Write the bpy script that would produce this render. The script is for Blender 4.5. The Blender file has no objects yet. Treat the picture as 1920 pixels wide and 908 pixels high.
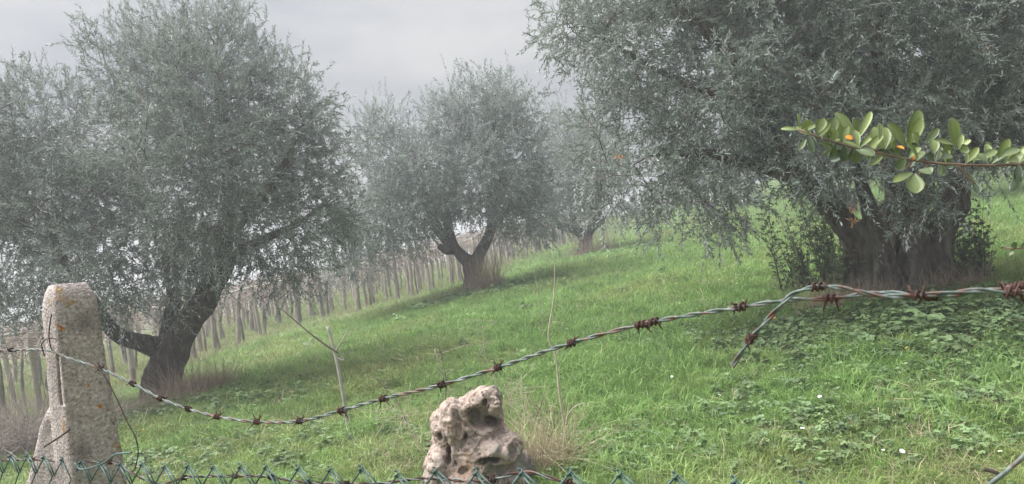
import bpy, bmesh, math, random
import numpy as np
from mathutils import Vector, Matrix, noise as mnoise

rng = np.random.default_rng(7)
random.seed(7)
scene = bpy.context.scene
COL = scene.collection
R = math.radians

# ------------------------------------------------------------------ camera
FPX = 1400.0                 # focal length in photo pixels (1920 wide)
ROLL = R(7.0)
CAM = np.array([0.0, 0.0, 1.55])
cam_data = bpy.data.cameras.new('camera')
cam = bpy.data.objects.new('camera', cam_data)
COL.objects.link(cam)
_r = Vector((math.cos(ROLL), 0, -math.sin(ROLL)))
_u = Vector((math.sin(ROLL), 0, math.cos(ROLL)))
_b = Vector((0, -1, 0))
m = Matrix.Identity(4)
for i in range(3):
    m[i][0], m[i][1], m[i][2], m[i][3] = _r[i], _u[i], _b[i], CAM[i]
cam.matrix_world = m
cam_data.sensor_width = 36.0
cam_data.lens = 36.0 * FPX / 1920.0
cam_data.clip_start = 0.05
cam_data.clip_end = 6000
cam_data.dof.use_dof = True
cam_data.dof.focus_distance = 6.0
cam_data.dof.aperture_fstop = 22.0
scene.camera = cam

# ------------------------------------------------------------------ sky, sun, exposure
SUN_EL, SUN_AZ = R(58), R(-70)          # azimuth measured from +Y (view) towards +X
sun_dir = Vector((math.sin(SUN_AZ) * math.cos(SUN_EL), math.cos(SUN_AZ) * math.cos(SUN_EL), math.sin(SUN_EL)))
world = bpy.data.worlds.new('World')
scene.world = world
world.use_nodes = True
wn, wl = world.node_tree.nodes, world.node_tree.links
wn.clear()
w_out = wn.new('ShaderNodeOutputWorld')
w_bg = wn.new('ShaderNodeBackground'); w_bg.inputs['Strength'].default_value = 0.05
w_sky = wn.new('ShaderNodeTexSky'); w_sky.sky_type = 'NISHITA'; w_sky.sun_disc = False
w_sky.sun_elevation = SUN_EL; w_sky.sun_rotation = SUN_AZ; w_sky.dust_density = 4.0
w_tc = wn.new('ShaderNodeTexCoord')
w_sep = wn.new('ShaderNodeSeparateXYZ'); wl.new(w_tc.outputs['Generated'], w_sep.inputs[0])
w_up = wn.new('ShaderNodeMath'); w_up.operation = 'MAXIMUM'; w_up.inputs[1].default_value = 0.0
wl.new(w_sep.outputs['Z'], w_up.inputs[0])
w_cie = wn.new('ShaderNodeMath'); w_cie.operation = 'MULTIPLY_ADD'      # overcast: the zenith is brighter than the horizon
w_cie.inputs[1].default_value = 5.0; w_cie.inputs[2].default_value = 1.9
wl.new(w_up.outputs[0], w_cie.inputs[0])
w_map = wn.new('ShaderNodeMapping'); w_map.inputs['Scale'].default_value = (1.6, 1.6, 4.2)
wl.new(w_tc.outputs['Generated'], w_map.inputs['Vector'])
w_noise = wn.new('ShaderNodeTexNoise'); w_noise.inputs['Scale'].default_value = 1.5
w_noise.inputs['Detail'].default_value = 5.0; w_noise.inputs['Roughness'].default_value = 0.5
wl.new(w_map.outputs[0], w_noise.inputs['Vector'])
w_ramp = wn.new('ShaderNodeValToRGB')
w_ramp.color_ramp.elements[0].position = 0.38; w_ramp.color_ramp.elements[0].color = (0.68, 0.73, 0.84, 1)
w_ramp.color_ramp.elements[1].position = 0.64; w_ramp.color_ramp.elements[1].color = (1.32, 1.33, 1.34, 1)
wl.new(w_noise.outputs['Fac'], w_ramp.inputs[0])
w_mul = wn.new('ShaderNodeVectorMath'); w_mul.operation = 'SCALE'
wl.new(w_ramp.outputs['Color'], w_mul.inputs[0]); wl.new(w_cie.outputs[0], w_mul.inputs['Scale'])
w_mix = wn.new('ShaderNodeMix'); w_mix.data_type = 'RGBA'; w_mix.inputs[0].default_value = 0.96
wl.new(w_sky.outputs[0], w_mix.inputs['A']); wl.new(w_mul.outputs[0], w_mix.inputs['B'])
wl.new(w_mix.outputs['Result'], w_bg.inputs['Color'])
wl.new(w_bg.outputs[0], w_out.inputs['Surface'])

sun_data = bpy.data.lights.new('sun', 'SUN')
sun_data.energy = 3.2
sun_data.angle = R(70)
sun_data.color = (1.0, 0.975, 0.94)
sun = bpy.data.objects.new('sun', sun_data)
sun.rotation_euler = sun_dir.to_track_quat('Z', 'Y').to_euler()
COL.objects.link(sun)
scene.view_settings.view_transform = 'Standard'
scene.view_settings.look = 'None'
scene.view_settings.exposure = 1.6
scene.view_settings.gamma = 1.0
scene.view_settings.use_curve_mapping = False
scene.cycles.max_bounces = 8
scene.cycles.diffuse_bounces = 4
scene.cycles.use_denoising = True

# ------------------------------------------------------------------ helpers
RV, UV = np.array(_r), np.array(_u)
def pdir(px, py):
    return np.array([0.0, 1.0, 0.0]) + RV * (px - 960.0) / FPX - UV * (py - 454.0) / FPX
def pix(px, py, d):
    return CAM + pdir(px, py) * d
FENCE_A, FENCE_K = 0.814, 0.6            # fence line on the ground: y + K x = A
def pfence(px, py, off=0.0):
    v = pdir(px, py)
    return CAM + v * ((FENCE_A + off) / (v[1] + FENCE_K * v[0]))

def tag(o, label=None, cat=None, group=None, kind=None):
    if label: o['label'] = label
    if cat: o['category'] = cat
    if group: o['group'] = group
    if kind: o['kind'] = kind
    return o
def link(name, me, mat=None, parent=None):
    o = bpy.data.objects.new(name, me)
    COL.objects.link(o)
    if mat is not None and len(me.materials) == 0: me.materials.append(mat)
    if parent is not None:
        o.parent = parent
        o.matrix_parent_inverse = Matrix.Translation(-Vector(parent.location)) if parent.type == 'EMPTY' else Matrix.Identity(4)
    return o
def empty(name, loc):
    o = bpy.data.objects.new(name, None)
    o.location = loc
    o.empty_display_size = 0.1
    COL.objects.link(o)
    return o
def mesh_np(name, V, faces, smooth=True, attrs=None):
    """V (n,3); faces list of arrays (m,k)."""
    me = bpy.data.meshes.new(name)
    V = np.asarray(V, dtype=np.float32)
    me.vertices.add(len(V)); me.vertices.foreach_set('co', V.ravel())
    loops, starts, tot = [], [], 0
    for F in faces:
        F = np.asarray(F, dtype=np.int32)
        if len(F) == 0: continue
        loops.append(F.ravel()); starts.append(tot + np.arange(len(F), dtype=np.int32) * F.shape[1]); tot += F.size
    loops = np.concatenate(loops); starts = np.concatenate(starts)
    me.loops.add(len(loops)); me.loops.foreach_set('vertex_index', loops)
    me.polygons.add(len(starts)); me.polygons.foreach_set('loop_start', starts)
    me.polygons.foreach_set('use_smooth', np.full(len(starts), smooth))
    if attrs:
        for k, a in attrs.items():
            at = me.attributes.new(k, 'FLOAT', 'POINT'); at.data.foreach_set('value', np.asarray(a, dtype=np.float32))
    me.update(calc_edges=True); me.validate()
    return me
def nrm(a):
    return a / np.maximum(np.linalg.norm(a, axis=-1, keepdims=True), 1e-9)

class MB:
    """collects tubes / boxes into one mesh"""
    def __init__(s): s.V, s.Q, s.T, s.n = [], [], [], 0
    def add(s, V, Q=(), T=()):
        V = np.asarray(V, dtype=float)
        s.V.append(V)
        if len(Q): s.Q.append(np.asarray(Q) + s.n)
        if len(T): s.T.append(np.asarray(T) + s.n)
        s.n += len(V)
    def tube(s, P, rad, sides=6, cap=True, twist=0.0):
        P = np.asarray(P, dtype=float); n = len(P)
        rad = np.broadcast_to(np.asarray(rad, dtype=float), (n,))
        tan = nrm(np.gradient(P, axis=0))
        ref = np.array([0, 0, 1.0]) if abs(tan[0][2]) < 0.9 else np.array([1.0, 0, 0])
        e1 = np.zeros((n, 3)); a = nrm(np.cross(tan[0], ref))
        for i in range(n):
            a = a - tan[i] * a.dot(tan[i]); a = a / max(np.linalg.norm(a), 1e-9); e1[i] = a
        e2 = np.cross(tan, e1)
        ang = np.arange(sides) / sides * 2 * np.pi + twist
        V = P[:, None] + rad[:, None, None] * (np.cos(ang)[None, :, None] * e1[:, None] + np.sin(ang)[None, :, None] * e2[:, None])
        i = np.arange(n - 1)[:, None] * sides; j = np.arange(sides)[None]; k = (j + 1) % sides
        Q = np.stack([i + j, i + k, i + sides + k, i + sides + j], -1).reshape(-1, 4)
        V = V.reshape(-1, 3)
        T = []
        if cap:
            V = np.vstack([V, P[0], P[-1]]); c0, c1 = n * sides, n * sides + 1
            for q in range(sides):
                T.append((c0, (q + 1) % sides, q)); T.append((c1, (n - 1) * sides + q, (n - 1) * sides + (q + 1) % sides))
        s.add(V, Q, T)
    def mesh(s, name, smooth=True):
        fs = []
        if s.Q: fs.append(np.vstack(s.Q))
        if s.T: fs.append(np.vstack(s.T))
        return mesh_np(name, np.vstack(s.V), fs, smooth)
def spline(P, n):
    """Catmull-Rom through P, n samples (works on any row width)"""
    P = np.asarray(P, dtype=float)
    Pe = np.vstack([2 * P[0] - P[1], P, 2 * P[-1] - P[-2]])
    L = np.concatenate([[0], np.cumsum(np.linalg.norm(np.diff(P[:, :3], axis=0), axis=1))])
    out = []
    for t in np.linspace(0, L[-1], n):
        i = min(np.searchsorted(L, t, side='right') - 1, len(P) - 2)
        u = (t - L[i]) / max(L[i + 1] - L[i], 1e-9)
        a, b, c, d = Pe[i], Pe[i + 1], Pe[i + 2], Pe[i + 3]
        out.append(0.5 * (2 * b + (c - a) * u + (2 * a - 5 * b + 4 * c - d) * u * u + (3 * b - a - 3 * c + d) * u ** 3))
    return np.array(out)
def vnoise(P, scale, seed=0.0):
    """smooth pseudo noise, vectorised, about -1..1"""
    P = np.asarray(P, dtype=float) * scale + seed
    s = 0; amp = 1.0; tot = 0
    A = np.array([[0.8, 0.36, 0.48], [-0.6, 0.48, 0.64], [0.0, -0.8, 0.6]])
    for o in range(4):
        s = s + amp * (np.sin(P[..., 0] + 1.7 * np.sin(P[..., 1] * 0.7 + o)) * np.cos(P[..., 1] * 1.1 + np.sin(P[..., 2] * 0.9 + 2 * o)) + 0.5 * np.sin(P[..., 2] * 1.3 + P[..., 0] * 0.6 + o * 1.3))
        tot += amp * 1.2; amp *= 0.55
        P = P @ A.T * 1.9 + 3.1
    return s / tot

# ------------------------------------------------------------------ materials
def mat_new(name):
    mt = bpy.data.materials.new(name); mt.use_nodes = True
    nt = mt.node_tree; nt.nodes.clear()
    return mt, nt.nodes, nt.links
def ramp(nodes, stops):
    r = nodes.new('ShaderNodeValToRGB'); e = r.color_ramp.elements
    while len(e) < len(stops): e.new(0.5)
    for k, (p, c) in enumerate(stops):
        e[k].position = p; e[k].color = (*c, 1)
    return r
def surf_mat(name, stops, scale=8.0, detail=8.0, rough=0.85, bump=0.3, bump_scale=None, bump_dist=0.01, stretch=(1, 1, 1), second=None, coords='Object', spec=0.3):
    """noise-coloured rough surface; second=(colour, scale, lo, hi) lays wear patches over it"""
    mt, N, L = mat_new(name)
    out = N.new('ShaderNodeOutputMaterial'); b = N.new('ShaderNodeBsdfPrincipled')
    L.new(b.outputs[0], out.inputs[0])
    tc = N.new('ShaderNodeTexCoord'); mp = N.new('ShaderNodeMapping'); mp.inputs['Scale'].default_value = stretch
    L.new(tc.outputs[coords], mp.inputs[0])
    n1 = N.new('ShaderNodeTexNoise'); n1.inputs['Scale'].default_value = scale; n1.inputs['Detail'].default_value = detail
    n1.inputs['Roughness'].default_value = 0.65
    L.new(mp.outputs[0], n1.inputs['Vector'])
    r = ramp(N, stops); L.new(n1.outputs['Fac'], r.inputs[0])
    col = r.outputs[0]
    for (c2, s2, lo, hi) in (second or []):
        n2 = N.new('ShaderNodeTexNoise'); n2.inputs['Scale'].default_value = s2; n2.inputs['Detail'].default_value = 6
        L.new(mp.outputs[0], n2.inputs['Vector'])
        r2 = ramp(N, [(lo, (0, 0, 0)), (hi, (1, 1, 1))]); L.new(n2.outputs['Fac'], r2.inputs[0])
        mx = N.new('ShaderNodeMix'); mx.data_type = 'RGBA'
        L.new(r2.outputs[0], mx.inputs[0]); L.new(col, mx.inputs['A']); mx.inputs['B'].default_value = (*c2, 1)
        col = mx.outputs['Result']
    L.new(col, b.inputs['Base Color'])
    b.inputs['Roughness'].default_value = rough
    b.inputs['Specular IOR Level'].default_value = spec
    if bump:
        nb = N.new('ShaderNodeTexNoise'); nb.inputs['Scale'].default_value = bump_scale or scale * 3; nb.inputs['Detail'].default_value = 8
        L.new(mp.outputs[0], nb.inputs['Vector'])
        bp = N.new('ShaderNodeBump'); bp.inputs['Strength'].default_value = bump; bp.inputs['Distance'].default_value = bump_dist
        L.new(nb.outputs['Fac'], bp.inputs['Height']); L.new(bp.outputs[0], b.inputs['Normal'])
    return mt
def leaf_mat(name, dark, light, under, trans=0.3, rough=0.5, attr='tone', spec=0.35, tint=None):
    """two-sided leaf: upper face from dark to light by a per-leaf tone, underside its own colour"""
    mt, N, L = mat_new(name)
    out = N.new('ShaderNodeOutputMaterial'); b = N.new('ShaderNodeBsdfPrincipled')
    at = N.new('ShaderNodeAttribute'); at.attribute_name = attr
    r = ramp(N, [(0.0, dark), (1.0, light)]); L.new(at.outputs['Fac'], r.inputs[0])
    geo = N.new('ShaderNodeNewGeometry')
    mx = N.new('ShaderNodeMix'); mx.data_type = 'RGBA'
    L.new(geo.outputs['Backfacing'], mx.inputs[0]); L.new(r.outputs[0], mx.inputs['A']); mx.inputs['B'].default_value = (*under, 1)
    col = mx.outputs['Result']
    if tint:
        ta = N.new('ShaderNodeAttribute'); ta.attribute_type = 'INSTANCER'; ta.attribute_name = 'tint'
        oi = N.new('ShaderNodeObjectInfo')
        hs = N.new('ShaderNodeHueSaturation')
        mr = N.new('ShaderNodeMapRange'); mr.inputs['To Min'].default_value = 0.62; mr.inputs['To Max'].default_value = 1.4
        L.new(oi.outputs['Random'], mr.inputs['Value']); L.new(mr.outputs[0], hs.inputs['Value'])
        m2 = N.new('ShaderNodeMix'); m2.data_type = 'RGBA'
        L.new(ta.outputs['Fac'], m2.inputs[0]); L.new(col, m2.inputs['A']); m2.inputs['B'].default_value = (*tint, 1)
        L.new(m2.outputs['Result'], hs.inputs['Color'])
        col = hs.outputs[0]
    L.new(col, b.inputs['Base Color']); b.inputs['Roughness'].default_value = rough
    b.inputs['Specular IOR Level'].default_value = spec
    tr = N.new('ShaderNodeBsdfTranslucent'); L.new(col, tr.inputs['Color'])
    ms = N.new('ShaderNodeMixShader'); ms.inputs[0].default_value = trans
    L.new(b.outputs[0], ms.inputs[1]); L.new(tr.outputs[0], ms.inputs[2]); L.new(ms.outputs[0], out.inputs[0])
    return mt

M = {}
M['olive_leaf'] = leaf_mat('olive_leaf', (0.115, 0.148, 0.128), (0.29, 0.345, 0.305), (0.39, 0.425, 0.415), trans=0.22, rough=0.42, spec=0.5)
M['bark'] = surf_mat('bark', [(0.3, (0.035, 0.029, 0.026)), (0.5, (0.10, 0.083, 0.073)), (0.72, (0.22, 0.19, 0.17))], scale=13, bump=1.0, bump_scale=22, bump_dist=0.09, stretch=(1, 1, 0.3),
                     second=[((0.20, 0.20, 0.165), 4.5, 0.54, 0.66), ((0.022, 0.018, 0.017), 9.0, 0.60, 0.68)])
M['twig'] = surf_mat('twig', [(0.3, (0.10, 0.085, 0.07)), (0.7, (0.24, 0.215, 0.18))], scale=5, bump=0)
M['twig_dark'] = surf_mat('twig_dark', [(0.3, (0.06, 0.052, 0.045)), (0.7, (0.12, 0.105, 0.09))], scale=5, bump=0)
M['concrete'] = surf_mat('concrete', [(0.28, (0.10, 0.080, 0.074)), (0.42, (0.34, 0.292, 0.282)), (0.57, (0.46, 0.405, 0.395)), (0.70, (0.72, 0.66, 0.63))], scale=170, detail=5, rough=0.92, bump=1.0, bump_scale=210, bump_dist=0.006,
                         second=[((0.19, 0.168, 0.155), 16.0, 0.56, 0.74), ((0.34, 0.20, 0.055), 21.0, 0.64, 0.72), ((0.42, 0.15, 0.025), 34.0, 0.69, 0.73)])
M['concrete_slot'] = surf_mat('concrete_slot', [(0.3, (0.05, 0.045, 0.042)), (0.7, (0.13, 0.115, 0.105))], scale=60, rough=0.95, bump=0.6, bump_dist=0.004)
M['rock'] = surf_mat('rock', [(0.25, (0.10, 0.082, 0.070)), (0.42, (0.28, 0.218, 0.185)), (0.58, (0.43, 0.347, 0.30)), (0.8, (0.60, 0.515, 0.46))], scale=22, detail=12, rough=0.95, bump=0.8, bump_scale=45, bump_dist=0.015,
                     second=[((0.33, 0.215, 0.14), 6.0, 0.56, 0.74), ((0.075, 0.062, 0.055), 34.0, 0.60, 0.68), ((0.19, 0.178, 0.17), 4.0, 0.52, 0.66)])
M['wire'] = surf_mat('wire', [(0.35, (0.045, 0.075, 0.068)), (0.5, (0.10, 0.135, 0.125)), (0.62, (0.21, 0.225, 0.22)), (0.75, (0.33, 0.335, 0.33))], scale=85, detail=6, rough=0.55, bump=0.3, bump_dist=0.001,
                     second=[((0.13, 0.068, 0.055), 60, 0.50, 0.58)], spec=0.5)
M['wire_pale'] = surf_mat('wire_pale', [(0.35, (0.16, 0.18, 0.17)), (0.5, (0.33, 0.35, 0.34)), (0.7, (0.50, 0.51, 0.50))], scale=50, detail=6, rough=0.5, bump=0.3, bump_dist=0.001,
                          second=[((0.20, 0.10, 0.075), 30, 0.54, 0.62)], spec=0.5)
M['rust'] = surf_mat('rust', [(0.3, (0.034, 0.021, 0.018)), (0.55, (0.078, 0.040, 0.035)), (0.75, (0.14, 0.075, 0.064))], scale=120, rough=0.9, bump=0.5, bump_dist=0.001)
M['mesh_green'] = surf_mat('mesh_green', [(0.3, (0.028, 0.068, 0.062)), (0.6, (0.06, 0.125, 0.115)), (0.8, (0.17, 0.24, 0.23))], scale=30, rough=0.45, bump=0.15, bump_dist=0.001, spec=0.5)
M['iron'] = surf_mat('iron', [(0.3, (0.025, 0.021, 0.02)), (0.7, (0.085, 0.062, 0.052))], scale=60, rough=0.8, bump=0.2, bump_dist=0.001)
M['vine_wood'] = surf_mat('vine_wood', [(0.3, (0.19, 0.158, 0.135)), (0.5, (0.37, 0.32, 0.275)), (0.72, (0.55, 0.50, 0.45))], scale=6, bump=0.6, bump_dist=0.02, stretch=(3, 3, 0.5))
M['vine_bark'] = surf_mat('vine_bark', [(0.3, (0.11, 0.092, 0.08)), (0.7, (0.27, 0.235, 0.205))], scale=8, bump=0.6, bump_dist=0.02, stretch=(2, 2, 0.5))
M['cane'] = surf_mat('cane', [(0.3, (0.15, 0.115, 0.095)), (0.5, (0.27, 0.215, 0.185)), (0.7, (0.42, 0.36, 0.32))], scale=2.5, bump=0)
M['rail'] = surf_mat('rail', [(0.3, (0.42, 0.40, 0.38)), (0.7, (0.62, 0.60, 0.58))], scale=3, bump=0.2)
M['dry'] = leaf_mat('dry', (0.23, 0.175, 0.12), (0.58, 0.49, 0.35), (0.48, 0.40, 0.28), trans=0.25, rough=0.8)
M['dry_red'] = leaf_mat('dry_red', (0.20, 0.15, 0.115), (0.52, 0.42, 0.325), (0.42, 0.33, 0.25), trans=0.2, rough=0.8)
M['dry_grey'] = leaf_mat('dry_grey', (0.12, 0.102, 0.09), (0.36, 0.315, 0.28), (0.30, 0.26, 0.23), trans=0.2, rough=0.85)
M['dead_leaf'] = leaf_mat('dead_leaf', (0.42, 0.20, 0.09), (0.60, 0.34, 0.17), (0.55, 0.32, 0.18), trans=0.3, rough=0.7)
M['grass'] = leaf_mat('grass', (0.118, 0.22, 0.055), (0.295, 0.46, 0.14), (0.235, 0.38, 0.12), trans=0.35, rough=0.5, tint=(0.36, 0.32, 0.14))
M['weed'] = leaf_mat('weed', (0.08, 0.155, 0.055), (0.20, 0.32, 0.11), (0.22, 0.32, 0.14), trans=0.3, rough=0.5, tint=(0.09, 0.15, 0.08))
M['sucker_leaf'] = leaf_mat('sucker_leaf', (0.050, 0.075, 0.042), (0.20, 0.27, 0.12), (0.18, 0.22, 0.14), trans=0.25, rough=0.4)
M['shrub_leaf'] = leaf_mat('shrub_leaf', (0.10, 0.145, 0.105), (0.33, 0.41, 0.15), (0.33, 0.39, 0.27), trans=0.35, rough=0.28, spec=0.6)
M['orange_leaf'] = leaf_mat('orange_leaf', (0.70, 0.27, 0.03), (0.80, 0.36, 0.05), (0.7, 0.3, 0.06), trans=0.3, rough=0.5)
M['shrub_stem'] = surf_mat('shrub_stem', [(0.3, (0.13, 0.085, 0.065)), (0.7, (0.27, 0.19, 0.15))], scale=60, bump=0.3, bump_dist=0.001)
M['petal_white'] = surf_mat('petal_white', [(0.3, (0.75, 0.75, 0.74)), (0.7, (0.82, 0.82, 0.80))], bump=0)
M['petal_yellow'] = surf_mat('petal_yellow', [(0.3, (0.72, 0.50, 0.03)), (0.7, (0.80, 0.60, 0.05))], bump=0)
M['pole'] = surf_mat('pole', [(0.3, (0.12, 0.11, 0.10)), (0.7, (0.20, 0.18, 0.17))], bump=0)

# ------------------------------------------------------------------ terrain (thin plate spline through measured ground points)
GP = [(310, 748, 10.4), (890, 545, 18), (1690, 538, 8.5), (1100, 480, 26), (900, 925, 4.4), (1600, 900, 4.1), (300, 905, 5.4), (600, 800, 6.9),
      (470, 648, 22), (690, 588, 24), (850, 547, 27), (1000, 485, 36), (1060, 466, 42), (1300, 427, 40), (1460, 368, 38), (1900, 350, 25), (1850, 450, 13),
      (1920, 570, 7.3), (1400, 600, 8.5), (1400, 480, 14), (1100, 600, 10.5), (1100, 530, 16), (1200, 450, 30), (75, 795, 13), (1500, 720, 5.8)]
G3 = [tuple(pix(*g)) for g in GP]
G3 += [(0, 0, 0.0), (-3, 0.5, 0.0), (3, 0, 0.05), (0, -6, 0.0), (-6, -6, -0.1), (6, -6, 0.3), (-14, 30, -0.75), (-22, 55, -1.8), (-25, 20, -1.2), (-14, 6, -0.4), (20, 12, 2.0), (25, 45, 3.6), (5, 60, 2.0), (-8, 60, 0.0)]
G3 = np.array(G3)
def _U(r2): return np.where(r2 > 1e-12, 0.5 * r2 * np.log(np.maximum(r2, 1e-12)), 0.0)
_n = len(G3)
_K = _U(((G3[:, None, :2] - G3[None, :, :2]) ** 2).sum(-1)) + np.eye(_n) * 1.5
_P = np.hstack([np.ones((_n, 1)), G3[:, :2]])
_A = np.vstack([np.hstack([_K, _P]), np.hstack([_P.T, np.zeros((3, 3))])])
_w = np.linalg.solve(_A, np.concatenate([G3[:, 2], np.zeros(3)]))
def ground(x, y):
    x = np.atleast_1d(np.asarray(x, dtype=float)); y = np.atleast_1d(np.asarray(y, dtype=float))
    r = np.hypot(x, y); s = np.where(r > 62, 62 / np.maximum(r, 1e-6), 1.0)
    xs, ys = x * s, y * s
    z = _w[_n] + _w[_n + 1] * xs + _w[_n + 2] * ys
    for i in range(_n):
        z = z + _w[i] * _U((xs - G3[i, 0]) ** 2 + (ys - G3[i, 1]) ** 2)
    z = z + 0.022 * np.sin(x * 2.1 + 0.7 * np.sin(y * 1.3)) * np.cos(y * 1.7 + np.sin(x * 0.9)) + 0.012 * np.sin(x * 5.3 + y * 3.1) * np.cos(y * 4.7 - x * 2.2)
    z = z + np.where(r > 62, -np.minimum((r - 62) * 0.012, 9.0), 0.0) * np.where(x < 0.2 * y, 1.0, 0.2)
    return z
def gz(x, y): return float(ground(x, y)[0])
def hit(px, py, d0=2.0, d1=60.0):
    """where the ray through a photo pixel meets the ground"""
    d = np.linspace(d0, d1, 1200); v = pdir(px, py)
    P = CAM + d[:, None] * v
    below = P[:, 2] < ground(P[:, 0], P[:, 1])
    i = int(np.argmax(below)) if below.any() else len(d) - 1
    p = P[i].copy(); p[2] = gz(p[0], p[1])
    return p

rad = np.concatenate([[0.0], np.geomspace(0.5, 3000, 190)])
ang = np.linspace(0, 2 * np.pi, 361)[:-1]
gx = (rad[1:, None] * np.sin(ang)).ravel(); gy = (rad[1:, None] * np.cos(ang)).ravel()
gx = np.concatenate([[0], gx]); gy = np.concatenate([[0], gy])
GV = np.stack([gx, gy, ground(gx, gy)], 1)
na = len(ang); ii = np.arange(len(rad) - 2)[:, None] * na + 1; jj = np.arange(na)[None]; kk = (jj + 1) % na
GQ = np.stack([ii + jj, ii + na + jj, ii + na + kk, ii + kk], -1).reshape(-1, 4)
GT = np.stack([np.zeros(na, int), 1 + np.arange(na), 1 + (np.arange(na) + 1) % na], 1)
M['soil'] = surf_mat('soil', [(0.3, (0.075, 0.095, 0.032)), (0.5, (0.10, 0.135, 0.042)), (0.7, (0.16, 0.165, 0.07))], scale=2.2, rough=1.0, bump=0.8, bump_scale=30, bump_dist=0.03,
                     second=[((0.19, 0.15, 0.10), 0.9, 0.52, 0.66)], spec=0.1)
tag(link('ground', mesh_np('ground', GV, [GQ, GT]), M['soil']), 'sloping grassy hillside rising from the vineyard', 'ground', kind='structure')

# ------------------------------------------------------------------ trees
def frame_of(d):
    ref = np.where(np.abs(d[..., 2:3]) < 0.9, np.array([0, 0, 1.0]), np.array([1.0, 0, 0]))
    e1 = nrm(np.cross(d, ref)); return e1, np.cross(d, e1)
def leaves_on(base, dirs, L, K, ll, lw, droop, tone, rg, angle=0.85, pair=True):
    """base, dirs (n,3); L (n,); K leaves each -> verts, quads, tone"""
    n = len(base)
    t = (np.arange(K) // (2 if pair else 1) + 0.6) / (K / (2 if pair else 1))
    t = np.minimum(t, 1.0)
    pos = base[:, None] + dirs[:, None] * (L[:, None, None] * t[None, :, None])
    pos[..., 2] -= droop[:, None] * L[:, None] * t[None] ** 2
    tan = dirs[:, None] + np.stack([np.zeros((n, K)), np.zeros((n, K)), -2 * droop[:, None] * t[None]], -1)
    tan = nrm(tan)
    e1, e2 = frame_of(tan)
    phi = rg.uniform(0, 6.28, (n, 1)) + (np.arange(K) % 2) * np.pi + (np.arange(K) // 2) * 1.57 + rg.normal(0, 0.35, (n, K))
    A = np.clip(angle + rg.normal(0, 0.25, (n, K)) - 0.35 * t[None], 0.1, 1.6)
    perp = e1 * np.cos(phi)[..., None] + e2 * np.sin(phi)[..., None]
    ld = tan * np.cos(A)[..., None] + perp * np.sin(A)[..., None]
    nn = tan * np.sin(A)[..., None] - perp * np.cos(A)[..., None]
    nn = nrm(nn + rg.normal(0, 0.35, nn.shape)); nn = nrm(nn - ld * (nn * ld).sum(-1, keepdims=True))
    sd = np.cross(ld, nn)
    s = rg.uniform(0.7, 1.2, (n, K))[..., None]
    l, w = ll * s, lw * s
    b = pos
    mid = b + ld * l * 0.5 + nn * (w * 0.18)
    V = np.stack([b, mid + sd * w * 0.5, b + ld * l - nn * l * 0.06, mid - sd * w * 0.5], 2).reshape(-1, 3)
    Q = np.arange(n * K * 4).reshape(-1, 4)
    tn = np.repeat(np.clip(tone[:, None] + rg.normal(0, 0.22, (n, K)), 0, 1).ravel(), 4)
    return V, Q, tn
def stems_on(base0, base, dirs, L, droop, r):
    """3-sided prisms: base0 -> base -> mid -> tip"""
    n = len(base)
    tip = base + dirs * L[:, None]; tip[:, 2] -= droop * L
    mid = base + dirs * (L * 0.5)[:, None]; mid[:, 2] -= droop * L * 0.25
    P = np.stack([base0, base, mid, tip], 1)
    e1, e2 = frame_of(nrm(tip - base0)); V = []
    rr = np.array([1.3, 1.0, 0.75, 0.4]) * r
    for q in range(3):
        a = q * 2.0944
        V.append(P + (e1 * math.cos(a) + e2 * math.sin(a))[:, None] * rr[None, :, None])
    V = np.stack(V, 2)                                  # n,4,3,3
    V = V.reshape(-1, 3); base_i = np.arange(n)[:, None, None] * 12
    i = np.arange(3)[None, :, None] * 3; j = np.arange(3)[None, None]; k = (j + 1) % 3
    Q = np.stack([base_i + i + j, base_i + i + k, base_i + i + 3 + k, base_i + i + 3 + j], -1).reshape(-1, 4)
    return V, Q

def remeshed(mb, name, voxel):
    me = mb.mesh(name)
    o = bpy.data.objects.new('tmp_' + name, me); COL.objects.link(o)
    md = o.modifiers.new('r', 'REMESH'); md.mode = 'VOXEL'; md.voxel_size = voxel; md.use_smooth_shade = True
    dg = bpy.context.evaluated_depsgraph_get(); dg.update()
    out = bpy.data.meshes.new_from_object(o.evaluated_get(dg))
    bpy.data.objects.remove(o)
    out.name = name
    return out
def mesh_arrays(me):
    V = np.empty(len(me.vertices) * 3); me.vertices.foreach_get('co', V)
    N = np.empty(len(me.vertices) * 3); me.vertices.foreach_get('normal', N)
    return V.reshape(-1, 3), N.reshape(-1, 3)

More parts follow.
